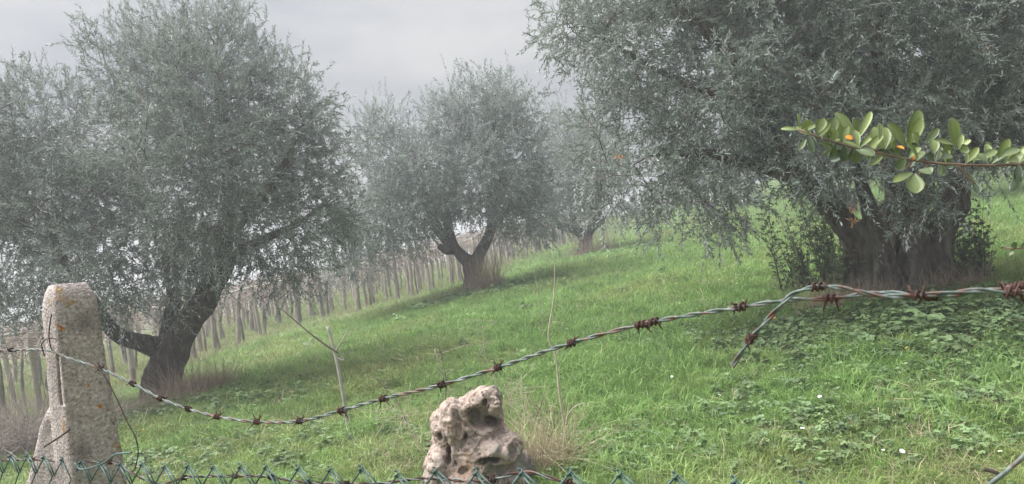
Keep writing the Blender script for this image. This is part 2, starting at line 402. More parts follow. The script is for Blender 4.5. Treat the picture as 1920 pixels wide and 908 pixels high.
TREES = {}
def olive(name, label, depth, base_px, strokes, lobes, nclus, nshoot, K, ll, lw, clus_r, shoot_L, seed, voids=(), voxel=0.03, stems=True, droop_px=None, up_bias=0.6, group='olive trees on the hillside', upright_top=True, twig_r=0.0022):
    rg = np.random.default_rng(seed)
    mpp = depth / FPX
    bp = pix(base_px[0], base_px[1], depth); bp[2] = gz(bp[0], bp[1])
    root = empty(name, bp)
    tag(root, label, 'olive tree', group)
    # trunk and limbs
    mb = MB(); skel = []
    for st in strokes:
        P = np.array([np.append(pix(s[0], s[1], depth + (s[3] if len(s) > 3 else 0)), s[2] * mpp) for s in st])
        S = spline(P, max(8, 5 * len(st)))
        S[:, 3] = np.maximum(S[:, 3], 0.012)
        wob = np.stack([vnoise(S[:, :3], 4.0, seed + q) for q in range(3)], 1) * S[:, 3:4] * 0.35
        wob[0] *= 0.2
        S[:, :3] += wob
        mb.tube(S[:, :3], S[:, 3], 14)
        skel.append(S)
    me = remeshed(mb, 'trunk', voxel)
    V, Nn = mesh_arrays(me)
    h = np.clip((V[:, 2] - bp[2]) / 0.5, 0, 1)
    a = np.arctan2(V[:, 1] - bp[1], V[:, 0] - bp[0])
    rid = np.abs(np.sin(a * 3.5 + V[:, 2] * 1.2 + 1.5 * vnoise(V, 1.3, seed)))            # twisting ridges and hollows of an old trunk
    amp = np.clip((1.6 - (V[:, 2] - bp[2])) / 1.6, 0.15, 1.0)
    V = V + Nn * (((rid - 0.55) * 0.075 + vnoise(V, 6.0, seed) * 0.035 + vnoise(V, 17.0, seed) * 0.014 + vnoise(V * [1, 1, .22], 26.0, seed + 3) * 0.028) * amp * (mpp * base_px[2] / 0.3))[:, None]
    V = V + Nn * ((1 - h) ** 2 * (0.06 + 0.10 * np.abs(vnoise(V, 3.0, seed + 5))) * (mpp * base_px[2] / 0.3))[:, None] * np.array([1, 1, 0.2])
    me.vertices.foreach_set('co', V.ravel()); me.update()
    link('trunk', me, M['bark'], root)
    # crown clusters
    LC = np.array([pix(l[0], l[1], depth + l[4]) for l in lobes])
    LR = np.array([(l[2] * mpp, l[5], l[3] * mpp) for l in lobes])
    vol = LR.prod(1) ** 0.85; vol /= vol.sum()
    VC = np.array([pix(v[0], v[1], depth + v[3]) for v in voids]) if len(voids) else np.zeros((0, 3))
    VR = np.array([(v[2] * mpp, v[4], v[2] * mpp * (v[5] if len(v) > 5 else 1)) for v in voids]) if len(voids) else np.zeros((0, 3))
    C, O = [], []
    tries = 0
    mind = clus_r * 0.75
    while len(C) < nclus and tries < nclus * 40:
        tries += 1
        i = rg.choice(len(lobes), p=vol)
        v = rg.normal(size=3); v /= np.linalg.norm(v)
        rr = rg.uniform(0.25, 1.0) ** 0.55
        p = LC[i] + v * LR[i] * rr
        if len(VC) and (((p - VC) / VR) ** 2).sum(1).min() < 1: continue
        if p[2] < gz(p[0], p[1]) + 0.45: continue
        if C and np.min(((np.array(C) - p) ** 2).sum(1)) < (mind * (0.5 if tries > nclus * 15 else 1)) ** 2: continue
        C.append(p); O.append(v)
    C = np.array(C); O = np.array(O)
    # branches: join each cluster to the nearest node already there
    nodes = [s[:3] for S in skel for s in S[len(S) // 3:]]; nrad = [s[3] for S in skel for s in S[len(S) // 3:]]
    dist0 = np.array([min(np.linalg.norm(np.array(nodes) - c, axis=1)) for c in C])
    bb = MB()
    for ci in np.argsort(dist0):
        c = C[ci]; NP = np.array(nodes)
        dd = np.linalg.norm(NP - c, axis=1) + 0.8 * np.maximum(0, NP[:, 2] - c[2] + 0.1)
        j = int(np.argmin(dd)); a0 = NP[j]; Ld = np.linalg.norm(c - a0)
        nseg = max(3, int(Ld / 0.22) + 2)
        t = np.linspace(0, 1, nseg)[:, None]
        path = a0 + (c - a0) * t + rg.normal(0, 0.055 * Ld, 3) * np.sin(np.pi * t) + rg.normal(0, 0.02 * min(Ld, 1), (nseg, 3)) * np.sin(np.pi * t)
        path[:, 2] += 0.10 * Ld * np.sin(np.pi * t[:, 0])
        r0 = min(nrad[j] * 0.8, 0.010 + 0.016 * Ld) * (1 if mpp < 0.009 else 1.25); r1 = 0.0055 * (1 if mpp < 0.009 else 1.4)
        rr = np.linspace(max(r0, r1), r1, nseg)
        bb.tube(path, rr, 5, cap=False)
        for q in range(1, nseg): nodes.append(path[q]); nrad.append(rr[q])
    link('branch', bb.mesh('branch'), M['twig_dark'], root)['kind'] = 'stuff'
    # leafy shoots
    nshoot = int(nshoot * 0.9)
    n = len(C) * nshoot
    ci = np.repeat(np.arange(len(C)), nshoot)
    base = C[ci] + rg.normal(0, clus_r * 0.48, (n, 3))
    mid = LC.mean(0)
    zlo, zhi = C[:, 2].min(), C[:, 2].max()
    hrel = (C[ci, 2] - zlo) / (zhi - zlo)
    d = O[ci] * 0.7 + rg.normal(0, 0.6, (n, 3))
    d[:, 2] += up_bias * (hrel - 0.25) * (2.0 if upright_top else 0.8)
    d = nrm(d)
    L = shoot_L * rg.uniform(0.55, 1.35, n)
    droop = np.clip(rg.normal(0.10, 0.2, n) + 0.35 * (0.45 - hrel), -0.2, 0.9)
    tone = np.clip(0.44 + 0.26 * rg.normal(size=len(C))[ci] + 0.12 * rg.normal(size=n), 0.02, 0.98)
    V, Q, tn = leaves_on(base, d, L, K, ll, lw * 1.22, droop, tone, rg)
    crown = link('crown', mesh_np('crown', V, [Q], False, {'tone': tn}), M['olive_leaf'], root)
    crown['kind'] = 'stuff'
    if stems:
        b0 = C[ci] * 0.6 + base * 0.4 + rg.normal(0, 0.03, (n, 3))
        V, Q = stems_on(b0, base, d, L, droop, twig_r)
        tw = link('twig', mesh_np('twig', V, [Q], False), M['twig'], root); tw['kind'] = 'stuff'
    TREES[name] = root
    return root

olive('olive_tree', 'tall olive tree with forked leaning trunk, beside the concrete fence post', 10.4, (300, 748, 27),
      [[(298, 775, 36), (300, 735, 33), (308, 690, 31), (326, 645, 26), (356, 600, 24), (394, 545, 22), (420, 480, 20, -.1), (430, 410, 18, -.1), (432, 320, 14), (415, 220, 10), (405, 120, 5)],
       [(312, 690, 22), (296, 656, 19), (260, 643, 15, -.1), (225, 630, 13, -.2), (195, 600, 12, -.4), (160, 545, 9, -.6), (110, 470, 6, -.7), (80, 380, 4, -.8)],
       [(315, 660, 15), (312, 615, 13, .2), (325, 560, 14, .4), (310, 480, 11, .6), (270, 380, 8, .7), (230, 270, 5, .7)],
       [(424, 450, 15), (470, 390, 11, -.3), (530, 320, 8, -.5), (560, 240, 5, -.5)], [(420, 480, 12), (480, 455, 9, .3), (560, 420, 6, .5), (610, 380, 4, .5)]],
      [(400, 180, 150, 150, 0, 1.3), (395, 85, 85, 85, 0, .8), (520, 215, 90, 130, .1, 1.0), (585, 330, 85, 120, .2, 1.0), (390, 330, 170, 150, -.5, 1.5), (270, 150, 85, 95, .2, .9),
       (120, 240, 110, 110, .1, 1.1), (45, 230, 90, 110, -.1, 1.0), (80, 370, 150, 120, -.2, 1.3), (60, 500, 150, 80, -.4, 1.1), (215, 500, 140, 75, -.6, 1.0), (190, 560, 65, 34, -.6, .6),
       (510, 440, 120, 75, -.3, 1.0), (565, 505, 85, 34, -.2, .6), (330, 460, 120, 90, .6, .9), (200, 400, 110, 80, .8, .9), (-60, 420, 130, 190, 0, 1.3), (640, 400, 40, 70, .2, .5)],
      430, 24, 20, 0.068, 0.0155, 0.34, 0.30, 11, voxel=0.022, voids=[(205, 285, 50, 0, 2.4, .7), (315, 375, 52, 0, 2.4, .7), (150, 462, 55, 0, 2.6, .45), (300, 455, 52, 0, 2.6, .45), (60, 478, 42, 0, 2.6, .5), (640, 345, 30, 0, 2.5), (170, 160, 26, 0, 2.2, 1.3)])

olive('olive_tree', 'V-trunked olive tree with rusty dry weeds at its foot, in front of the vineyard', 18.0, (886, 545, 17),
      [[(886, 562, 20), (886, 535, 17), (882, 503, 15), (866, 480, 11), (845, 456, 10), (822, 430, 9), (808, 390, 9, -.2), (790, 340, 6, -.3), (770, 280, 4, -.3)],
       [(888, 515, 14), (898, 482, 11), (912, 450, 10), (926, 405, 9), (930, 350, 10), (928, 280, 7), (925, 200, 4)],
       [(850, 460, 11), (838, 415, 9, .3), (832, 370, 8, .4), (838, 300, 5, .5)], [(845, 468, 10), (832, 468, 8, -.3), (822, 462, 6, -.4)], [(925, 420, 9), (955, 390, 7, .3), (985, 350, 4, .4)]],
      [(905, 215, 72, 62, 0, 1.2), (845, 245, 50, 55, 0, 1.0), (950, 235, 50, 65, 0, 1.0), (975, 305, 60, 85, .2, 1.2), (895, 330, 90, 75, -.3, 1.6), (790, 330, 75, 70, -.2, 1.4), (715, 290, 48, 80, .2, 1.1),
       (745, 400, 85, 62, -.5, 1.4), (690, 400, 60, 80, .2, 1.2), (985, 400, 58, 48, -.3, 1.1), (660, 470, 60, 34, -.3, .9), (900, 375, 80, 30, -.8, .8), (750, 440, 55, 24, -.4, .7)],
      330, 20, 18, 0.088, 0.022, 0.42, 0.36, 23, voids=[(870, 295, 20, 0, 2.5, 1.2), (905, 310, 13, 0, 2.5), (665, 348, 30, 0, 2.5)], voxel=0.035, stems=False)

olive('olive_tree', 'big olive tree with thick fan-shaped trunk, leafy suckers and drooping branches', 8.5, (1690, 538, 48),
      [[(1632, 575, 32), (1634, 530, 32), (1620, 470, 30), (1585, 415, 25), (1543, 370, 22), (1500, 330, 22, -.2), (1455, 270, 18, -.4), (1415, 190, 15, -.5), (1370, 110, 12, -.5), (1300, 30, 10, -.5), (1230, -20, 6, -.4)],
       [(1692, 580, 40), (1692, 530, 40, .2), (1690, 470, 40, .25), (1690, 400, 34, .2), (1680, 320, 26), (1665, 220, 26), (1650, 100, 18), (1640, -40, 12), (1650, -140, 6)],
       [(1745, 575, 32), (1746, 520, 31), (1758, 450, 29), (1782, 380, 25), (1803, 320, 22, .2), (1838, 230, 20, .4), (1885, 120, 14, .5), (1930, 0, 9, .5)],
       [(1668, 560, 24, -.22), (1662, 510, 22, -.2), (1645, 440, 17, -.12), (1625, 370, 12, -.1), (1600, 300, 8)], [(1718, 560, 24, -.22), (1716, 500, 22, -.2), (1722, 430, 17, -.12), (1735, 360, 12, -.1), (1740, 290, 8)],
       [(1500, 330, 14, -.2), (1420, 310, 11, -.5), (1330, 290, 8, -.7), (1240, 290, 5, -.8)], [(1410, 180, 11, -.5), (1330, 170, 9, -.2), (1230, 130, 7, 0), (1130, 70, 4, .1)],
       [(1670, 240, 16), (1580, 170, 12, .6), (1500, 60, 8, .9), (1450, -60, 5, 1)], [(1840, 230, 14, .4), (1920, 190, 11, .2), (2010, 140, 7, 0)]],
      [(1090, 45, 85, 62, .1, .8), (1200, 100, 130, 120, 0, 1.2), (1180, 250, 95, 90, -.2, 1.0), (1200, 350, 85, 60, -.5, .9), (1310, 360, 110, 62, -.7, .9), (1330, 220, 120, 120, -.3, 1.2),
       (1400, 80, 160, 140, 0, 1.5), (1440, 300, 120, 75, -.8, .9), (1540, 310, 80, 45, -1.0, .6), (1580, 80, 170, 160, 0, 1.8), (1560, 230, 150, 100, -.9, 1.0), (1760, 80, 170, 170, .2, 1.8), (1740, 235, 140, 70, -.9, .8),
       (1920, 120, 150, 170, .2, 1.6), (1695, 378, 55, 34, -1.0, .4), (1745, 322, 50, 26, -1.0, .35), (1880, 250, 110, 62, .3, 1.0), (1500, -110, 260, 130, 0, 1.9), (1850, -110, 240, 130, 0, 1.9), (2080, 60, 140, 220, 0, 1.6), (1270, -60, 160, 80, 0, 1.2)],
      640, 25, 20, 0.062, 0.0145, 0.30, 0.27, 37, voxel=0.018, voids=[(1385, 212, 28, 0, 3, .7), (1230, 195, 24, 0, 3, .8), (1790, 55, 26, .3, 3, .8), (1340, 75, 22, 0, 3), (1880, 60, 20, .3, 3)], up_bias=0.35, upright_top=False)

olive('olive_tree', 'small olive tree with low forked trunk standing beyond the V-trunked one', 26.0, (1100, 480, 10),
      [[(1100, 492, 15), (1099, 470, 13), (1094, 445, 11), (1080, 434, 8), (1062, 428, 8), (1045, 420, 6, -.2), (1035, 390, 4, -.3)], [(1098, 455, 10), (1108, 432, 8), (1118, 410, 7), (1122, 370, 7), (1125, 300, 4)],
       [(1086, 440, 8), (1076, 410, 7, .3), (1072, 370, 6, .4), (1065, 300, 3, .4)], [(1110, 428, 6), (1122, 420, 5, -.3), (1132, 412, 4, -.3)]],
      [(1060, 255, 42, 45, 0, 1.1), (1085, 330, 70, 60, -.3, 1.5), (1040, 345, 38, 55, 0, 1.1), (1125, 290, 50, 62, 0, 1.2), (1140, 375, 52, 34, -.3, 1.0), (1060, 385, 55, 26, -.4, .9), (1010, 380, 28, 40, 0, .8)],
      140, 17, 16, 0.11, 0.03, 0.5, 0.42, 41, voxel=0.04, stems=False)

def far_olive(label, d, base, crown, seed):
    cx, cy, rx, ry = crown
    k = d / FPX
    lob = [(cx, cy, rx * .7, ry * .75, 0, rx * k * .7), (cx - rx * .45, cy + ry * .15, rx * .5, ry * .6, 0, rx * k * .5), (cx + rx * .45, cy + ry * .1, rx * .52, ry * .62, 0, rx * k * .5), (cx, cy - ry * .45, rx * .5, ry * .5, 0, rx * k * .5),
           (cx - rx * .2, cy + ry * .5, rx * .6, ry * .4, -.6, rx * k * .4), (cx + rx * .3, cy + ry * .5, rx * .5, ry * .4, .5, rx * k * .4)]
    bx, by = base
    st = [[(bx, by + 12, 20 * 20 / d), (bx, by, 17 * 20 / d), (bx + 2, by - 28, 14 * 20 / d), (bx - rx * .25, by - 60, 9 * 20 / d), (cx - rx * .4, cy, 4)], [(bx, by - 20, 12 * 20 / d), (bx + rx * .15, by - 62, 9 * 20 / d), (cx + rx * .3, cy, 5), (cx + rx * .2, cy - ry * .5, 2)]]
    olive('olive_tree', label, d, (bx, by, 18 * 20 / d), st, lob, 170, 16, 16, 0.12, 0.034, 0.55, 0.45, seed, voxel=0.05, stems=False)
far_olive('rounded olive tree up the slope, behind the thick fan-trunked tree', 24.0, (1590, 395), (1590, 190, 190, 160), 51)
far_olive('dark olive tree at the top of the slope, right of the thick trunk', 21.0, (2010, 380), (1960, 150, 200, 190), 53)
far_olive('distant olive tree on the crest, glimpsed under the drooping branches', 38.0, (1330, 420), (1335, 290, 110, 105), 57)
# ------------------------------------------------------------------ scattered ground cover (geometry nodes on points: grass nobody could count)
def scatter(name, label, cat, P, scale, tint, variants, mat, tilt=0.12, flat=None, seed=1):
    rg = np.random.default_rng(seed); n = len(P)
    me = bpy.data.meshes.new(name); me.vertices.add(n); me.vertices.foreach_set('co', np.asarray(P, dtype=np.float32).ravel())
    for k, typ, a in (('scl', 'FLOAT', scale), ('tint', 'FLOAT', tint), ('idx', 'INT', rg.integers(0, len(variants), n))):
        at = me.attributes.new(k, typ, 'POINT'); at.data.foreach_set('value', np.asarray(a, dtype=np.int32 if typ == 'INT' else np.float32))
    at = me.attributes.new('rot', 'FLOAT_VECTOR', 'POINT')
    at.data.foreach_set('vector', np.stack([rg.normal(0, tilt, n), rg.normal(0, tilt, n), rg.uniform(0, 6.28, n)], 1).astype(np.float32).ravel())
    me.update()
    o = link(name, me, mat)
    tag(o, label, cat, kind='stuff')
    vc = bpy.data.collections.new(name + '_variants')
    for k, vm in enumerate(variants):
        vm.materials.append(mat)
        vc.objects.link(bpy.data.objects.new('%s_variant_%02d' % (name, k), vm))
    ng = bpy.data.node_groups.new(name + '_scatter', 'GeometryNodeTree')
    ng.interface.new_socket('Geometry', in_out='INPUT', socket_type='NodeSocketGeometry')
    ng.interface.new_socket('Geometry', in_out='OUTPUT', socket_type='NodeSocketGeometry')
    N, L = ng.nodes, ng.links
    gi, go = N.new('NodeGroupInput'), N.new('NodeGroupOutput')
    iop = N.new('GeometryNodeInstanceOnPoints'); ci = N.new('GeometryNodeCollectionInfo')
    ci.inputs['Collection'].default_value = vc
    ci.inputs['Separate Children'].default_value = True; ci.inputs['Reset Children'].default_value = True
    def named(nm, typ):
        q = N.new('GeometryNodeInputNamedAttribute'); q.data_type = typ; q.inputs['Name'].default_value = nm
        return q.outputs['Attribute']
    L.new(gi.outputs[0], iop.inputs['Points']); L.new(ci.outputs[0], iop.inputs['Instance'])
    iop.inputs['Pick Instance'].default_value = True
    L.new(named('idx', 'INT'), iop.inputs['Instance Index'])
    L.new(named('rot', 'FLOAT_VECTOR'), iop.inputs['Rotation'])
    L.new(named('scl', 'FLOAT'), iop.inputs['Scale'])
    L.new(iop.outputs[0], go.inputs[0])
    md = o.modifiers.new('scatter', 'NODES'); md.node_group = ng
    return o
def blade_mesh(name, n, h, w, spread, lean, seed, tone=(0.5, 0.25)):
    rg = np.random.default_rng(seed)
    a = rg.uniform(0, 6.28, n); r = spread * np.sqrt(rg.uniform(0, 1, n))
    b = np.stack([r * np.cos(a), r * np.sin(a), np.full(n, -0.01)], 1)
    az = a + rg.normal(0, 0.9, n); ln = np.abs(rg.normal(lean, lean * 0.6, n)); hh = h * rg.uniform(0.45, 1.2, n)
    out = np.stack([np.cos(az), np.sin(az), np.zeros(n)], 1); sd = np.stack([-np.sin(az), np.cos(az), np.zeros(n)], 1)
    tw = rg.uniform(0, 6.28, n); sd = sd * np.cos(tw)[:, None] + out * np.sin(tw)[:, None]
    ww = (w * rg.uniform(0.6, 1.3, n))[:, None]
    up = np.array([0, 0, 1.0])
    m1 = b + up * (hh * 0.55)[:, None] + out * (hh * ln * 0.30)[:, None]
    t = b + up * (hh * np.clip(1 - 0.35 * ln, 0.2, 1))[:, None] + out * (hh * ln * 1.0)[:, None]
    V = np.stack([b - sd * ww * .4, b + sd * ww * .4, m1 + sd * ww * .5, m1 - sd * ww * .5, t], 1).reshape(-1, 3)
    i = np.arange(n)[:, None] * 5
    tn = np.repeat(np.clip(rg.normal(tone[0], tone[1], n), 0, 1), 5)
    return mesh_np(name, V, [i + np.array([[0, 1, 2, 3]]), i + np.array([[3, 2, 4]])], False, {'tone': tn})
def weed_mesh(name, n, leaf, height, seed, lobed=True):
    """rosette of rounded lobed leaves on short stalks"""
    rg = np.random.default_rng(seed); Vs, Ts, Qs, tn, c = [], [], [], [], 0
    for q in range(n):
        az = rg.uniform(0, 6.28); rr = height * rg.uniform(0.2, 1.0); z = height * rg.uniform(0.25, 1.0)
        ctr = np.array([rr * math.cos(az), rr * math.sin(az), z])
        d = nrm(np.array([math.cos(az), math.sin(az), rg.uniform(-0.35, 0.25)])); nn = nrm(np.array([rg.normal(0, .3), rg.normal(0, .3), 1.0])); sd = nrm(np.cross(d, nn)); nn = np.cross(sd, d)
        s = leaf * rg.uniform(0.5, 1.15); k = 9
        th = np.linspace(-2.7, 2.7, k); rad_ = s * (0.5 + (0.10 * np.cos(th * 5) if lobed else 0)) * (1 - 0.12 * np.abs(th) / 2.7)
        rim = ctr + d * (np.cos(th) * rad_)[:, None] * 1.15 + sd * (np.sin(th) * rad_)[:, None] + nn * (0.10 * s * np.abs(np.sin(th * 2.5)) - 0.05 * s)[:, None]
        Vs.append(np.vstack([ctr - d * s * 0.12, rim])); Ts += [(c, c + 1 + j, c + 2 + j) for j in range(k - 1)]
        tn += [float(np.clip(rg.normal(0.5, 0.28), 0, 1))] * (k + 1); c += k + 1
        st = 0.0025
        Vs.append(np.array([[-st, 0, -0.01], [st, 0, -0.01], ctr + [st, 0, 0], ctr - [st, 0, 0]])); Qs.append((c, c + 1, c + 2, c + 3)); tn += [0.4] * 4; c += 4
    return mesh_np(name, np.vstack(Vs), [np.array(Ts), np.array(Qs)], False, {'tone': tn})

def frustum_points(y0, y1, dens, seed, margin=1.6, jit=True):
    rg = np.random.default_rng(seed)
    area = 0.0
    ys = np.linspace(y0, y1, 200); wd = 2 * (0.74 * ys + margin); area = np.trapezoid(wd, ys) if hasattr(np, 'trapezoid') else np.trapz(wd, ys)
    n = int(area * dens)
    cdf = np.cumsum(wd); cdf = cdf / cdf[-1]
    y = np.interp(rg.uniform(0, 1, n), cdf, ys); x = rg.uniform(-1, 1, n) * (0.74 * y + margin)
    return x, y
# vineyard edge: polyline in plan; the vineyard lies on its left
VE = np.array([(-9.6, 8), (-9.3, 13), (-8.6, 18), (-7.3, 22.2), (-4.6, 25), (-2.0, 28.5), (1.2, 36), (3.2, 42), (8, 56)], dtype=float)
def vine_depth(x, y):
    """metres inside the vineyard (negative outside), measured across"""
    return np.interp(y, VE[:, 1], VE[:, 0]) - x
def keep_off(x, y):
    k = np.ones(len(x), bool)
    return k
def field_tint(x, y, rg):
    P = np.stack([x, y, np.zeros_like(x)], 1)
    t = np.clip(vnoise(P, 0.9, 2.0) * 0.40 + vnoise(P, 3.0, 9.0) * 0.26 + 0.08 + rg.normal(0, 0.10, len(x)), 0, 0.6)
    t = np.where(y < 5.2, t + 0.16 * np.clip((5.2 - y) / 1.5, 0, 1), t)
    vd = vine_depth(x, y)
    t = np.where(vd > -0.8, np.clip(0.45 + 0.35 * vnoise(P, 0.8, 4.0) + rg.normal(0, 0.12, len(x)), 0.05, 0.9), t)
    return np.clip(t, 0, 0.95)

GR = [blade_mesh('grass_tuft_%d' % k, n, h, w, s, ln, 100 + k) for k, (n, h, w, s, ln) in enumerate([(26, .085, .0048, .055, .55), (22, .11, .005, .05, .7), (30, .065, .0045, .065, .5), (18, .14, .0052, .04, .8), (24, .075, .006, .06, .9), (20, .10, .0045, .07, .6)])]
rg = np.random.default_rng(5)
XS, YS, SC = [], [], []
for (y0, y1, dens, sc, sd) in ((2.2, 6.5, 420, 1.0, 1), (6.5, 10, 300, 1.15, 2), (10, 17, 150, 1.5, 3), (17, 28, 60, 2.1, 4), (28, 60, 17, 3.4, 5)):
    x, y = frustum_points(y0, y1, dens, sd)
    P = np.stack([x, y, 0 * x], 1)
    bare = vnoise(P, 1.9, 5.0) + 0.5 * vnoise(P, 5.0, 1.0)
    keep = rg.uniform(0, 1, len(x)) < np.clip(1.35 - 1.1 * np.clip(bare - 0.1, 0, 1), 0.12, 1)
    x, y = x[keep], y[keep]
    h = 1 + 0.40 * vnoise(np.stack([x, y, 0 * x], 1), 1.4, 7.0) + 0.35 * np.clip(vnoise(np.stack([x, y, 0 * x], 1), 4.5, 3.0), -.5, 1)
    XS.append(x); YS.append(y); SC.append(sc * np.clip(h, 0.4, 1.9) * rg.uniform(0.7, 1.25, len(x)))
x, y, s = map(np.concatenate, (XS, YS, SC))
scatter('grass', 'short bright green meadow grass covering the hillside', 'grass', np.stack([x, y, ground(x, y)], 1), s, field_tint(x, y, rg), GR, M['grass'], seed=3)

# broad-leaved weeds: dense below the thick olive, thinner elsewhere
WD = [weed_mesh('weed_leaf_%d' % k, n, l, h, 200 + k) for k, (n, l, h) in enumerate([(16, .040, .085), (14, .050, .10), (18, .032, .065), (12, .058, .11)])]
XS, YS, SC = [], [], []
def weed_patch(px, py, rx, ry, n, sc, sd):
    r_ = np.random.default_rng(sd); c = hit(px, py)
    a = r_.uniform(0, 6.28, n); q = np.sqrt(r_.uniform(0, 1, n))
    XS.append(c[0] + rx * q * np.cos(a)); YS.append(c[1] + ry * q * np.sin(a)); SC.append(.95 * sc * r_.uniform(0.5, 1.25, n))
for k, a in enumerate([(1700, 600, 1.6, .85, 420, 1.0), (1860, 620, 1.1, .9, 260, 1.1), (1560, 640, 1.1, .8, 260, .9), (1450, 620, .9, .8, 160, .8), (1330, 600, 1.0, .6, 120, .75), (1260, 640, .8, .6, 80, .75), (1650, 700, 1.4, .6, 200, .7),
                       (1850, 720, .9, .6, 160, .75), (960, 545, 1.9, .8, 130, 1.4), (860, 562, 1.2, .7, 70, 1.5), (1080, 490, 2.4, .9, 90, 1.7), (1150, 480, 2.6, .9, 80, 1.7), (700, 840, 1.0, .6, 90, .75), (470, 850, 1.4, .6, 120, .8),
                       (1300, 830, 1.2, .5, 120, .7), (1500, 840, 1.2, .5, 120, .7), (1750, 800, 1.2, .6, 160, .7), (380, 760, 1.2, .7, 90, 1.0), (560, 740, 1.2, .8, 60, .9), (1100, 860, .6, .4, 50, .7)]):
    weed_patch(*a, 300 + k)
x, y = frustum_points(2.4, 12, 13, 77)
XS.append(x); YS.append(y); SC.append(np.random.default_rng(3).uniform(0.3, 0.7, len(x)))
x, y = frustum_points(12, 32, .9, 78)
kp = vine_depth(x, y) < -1.5; x, y = x[kp], y[kp]
XS.append(x); YS.append(y); SC.append(np.random.default_rng(4).uniform(0.7, 1.7, len(x)))
x, y, s = map(np.concatenate, (XS, YS, SC))
scatter('broad_leaved_weeds', 'dark green broad-leaved weeds sprawling among the grass', 'weeds', np.stack([x, y, ground(x, y) + 0.015], 1), s, np.clip(rg.normal(0.25, 0.25, len(x)), 0, 0.8), WD, M['weed'], tilt=0.2, seed=4)

LT = [blade_mesh('litter_%d' % k, n, h, w, sp, ln, 400 + k) for k, (n, h, w, sp, ln) in enumerate([(9, .10, .004, .08, 1.6), (7, .13, .0035, .06, 1.2), (11, .07, .005, .09, 2.0)])]
x, y = frustum_points(2.4, 7.0, 60, 81); x2, y2 = frustum_points(7.0, 16, 18, 82)
P = np.stack([np.concatenate([x, x2]), np.concatenate([y, y2])], 1); dn = vnoise(np.hstack([P, np.zeros((len(P), 1))]), 1.6, 6.0)
P = P[rg.uniform(0, 1, len(P)) < np.clip(.35 + .9 * dn + .35 * (P[:, 1] < 5), .08, 1)]
scatter('dead_grass_litter', 'thin straw-coloured dead blades lying among the green grass', 'dead grass', np.column_stack([P, ground(P[:, 0], P[:, 1]) + .02]), rg.uniform(.6, 1.3, len(P)) * np.where(P[:, 1] > 7, 1.4, 1), np.zeros(len(P)), LT, M['dry'], tilt=.25, seed=9)

# ------------------------------------------------------------------ dry grass and brush clumps
def tuft(name, label, cat, c, rx, ry, n, h, w, lean, mat, seed, group=None, twiggy=0, kind='stuff'):
    rg = np.random.default_rng(seed)
    a = rg.uniform(0, 6.28, n); q = np.sqrt(rg.uniform(0, 1, n))
    x = c[0] + rx * q * np.cos(a); y = c[1] + ry * q * np.sin(a)
    b = np.stack([x, y, ground(x, y) - 0.02], 1)
    az = rg.uniform(0, 6.28, n); ln = np.abs(rg.normal(lean, lean * .7, n)); hh = h * rg.uniform(0.3, 1.15, n)
    out = np.stack([np.cos(az), np.sin(az), 0 * az], 1); up = np.array([0, 0, 1.0])
    tw = rg.uniform(0, 6.28, n); sd = np.stack([np.cos(tw), np.sin(tw), 0 * tw], 1) * (w * rg.uniform(.5, 1.3, n))[:, None]
    T = np.array([0, .35, .7, 1.0]); rows = []
    for t in T:
        p = b + up * (hh * (t - 0.45 * np.clip(ln, 0, 1.6) * t * t))[:, None] + out * (hh * ln * t ** 1.6)[:, None] + rg.normal(0, 0.02 * h, (n, 3)) * t
        wd = 1 - 0.75 * t
        rows.append(p - sd * wd * .5); rows.append(p + sd * wd * .5)
    V = np.stack(rows, 1).reshape(-1, 3); i = np.arange(n)[:, None] * 8
    Q = np.vstack([i + np.array([[2 * k, 2 * k + 1, 2 * k + 3, 2 * k + 2]]) for k in range(3)])
    tn = np.repeat(np.clip(rg.normal(.5, .28, n), 0, 1), 8)
    o = link(name, mesh_np(name, V, [Q], False, {'tone': tn}), mat)
    return tag(o, label, cat, group, kind)
h1, h2, h3, h4 = hit(300, 748), hit(886, 547), hit(1690, 540), hit(1100, 481)
tuft('dry_grass', 'tangled brown dry grass right of the leaning forked trunk', 'dry grass', hit(372, 742), .48, .35, 1000, .62, .008, .6, M['dry_red'], 1)
tuft('dry_grass', 'dry brown grass around the foot of the leaning forked trunk', 'dry grass', hit(285, 770), .75, .35, 750, .38, .008, .7, M['dry_red'], 2)
tuft('dry_grass', 'reddish dry weeds right of the V-shaped trunk', 'dry grass', hit(912, 548), .42, .28, 520, .95, .013, .25, M['dry_red'], 3)
tuft('dry_grass', 'pale dry weeds around the foot of the V-shaped trunk', 'dry grass', hit(872, 556), .85, .4, 420, .42, .014, .5, M['dry_red'], 4)
tuft('dry_grass', 'dry weeds at the foot of the small forked olive', 'dry grass', hit(1110, 482), .9, .45, 460, .85, .017, .3, M['dry_red'], 5)
tuft('dry_grass', 'straw-coloured dry grass along the foot of the thick fan-shaped trunk', 'dry grass', hit(1690, 556), 1.15, .25, 1700, .32, .006, .6, M['dry_red'], 6)
tuft('dry_grass', 'dry grass spilling left of the thick fan-shaped trunk', 'dry grass', hit(1545, 572), .40, .3, 420, .36, .006, .7, M['dry'], 7)
tuft('dry_grass', 'long dry grass bent over beside the pitted rock', 'dry grass', hit(1010, 885), .28, .22, 700, .56, .0046, .75, M['dry'], 8)
tuft('dry_grass', 'short dry grass in front of the pitted rock', 'dry grass', hit(880, 925, 1.5) + np.array([0, -.28, 0]), .45, .14, 160, .26, .003, .7, M['dry'], 9)
tuft('dry_grass', 'withered straw left of the pitted rock', 'dry grass', hit(745, 880), .35, .3, 330, .30, .003, .8, M['dry'], 10)
tuft('dry_grass', 'thin dry stalks standing behind the pitted rock', 'dry grass', hit(870, 800), .7, .5, 260, .50, .0032, .35, M['dry'], 11)
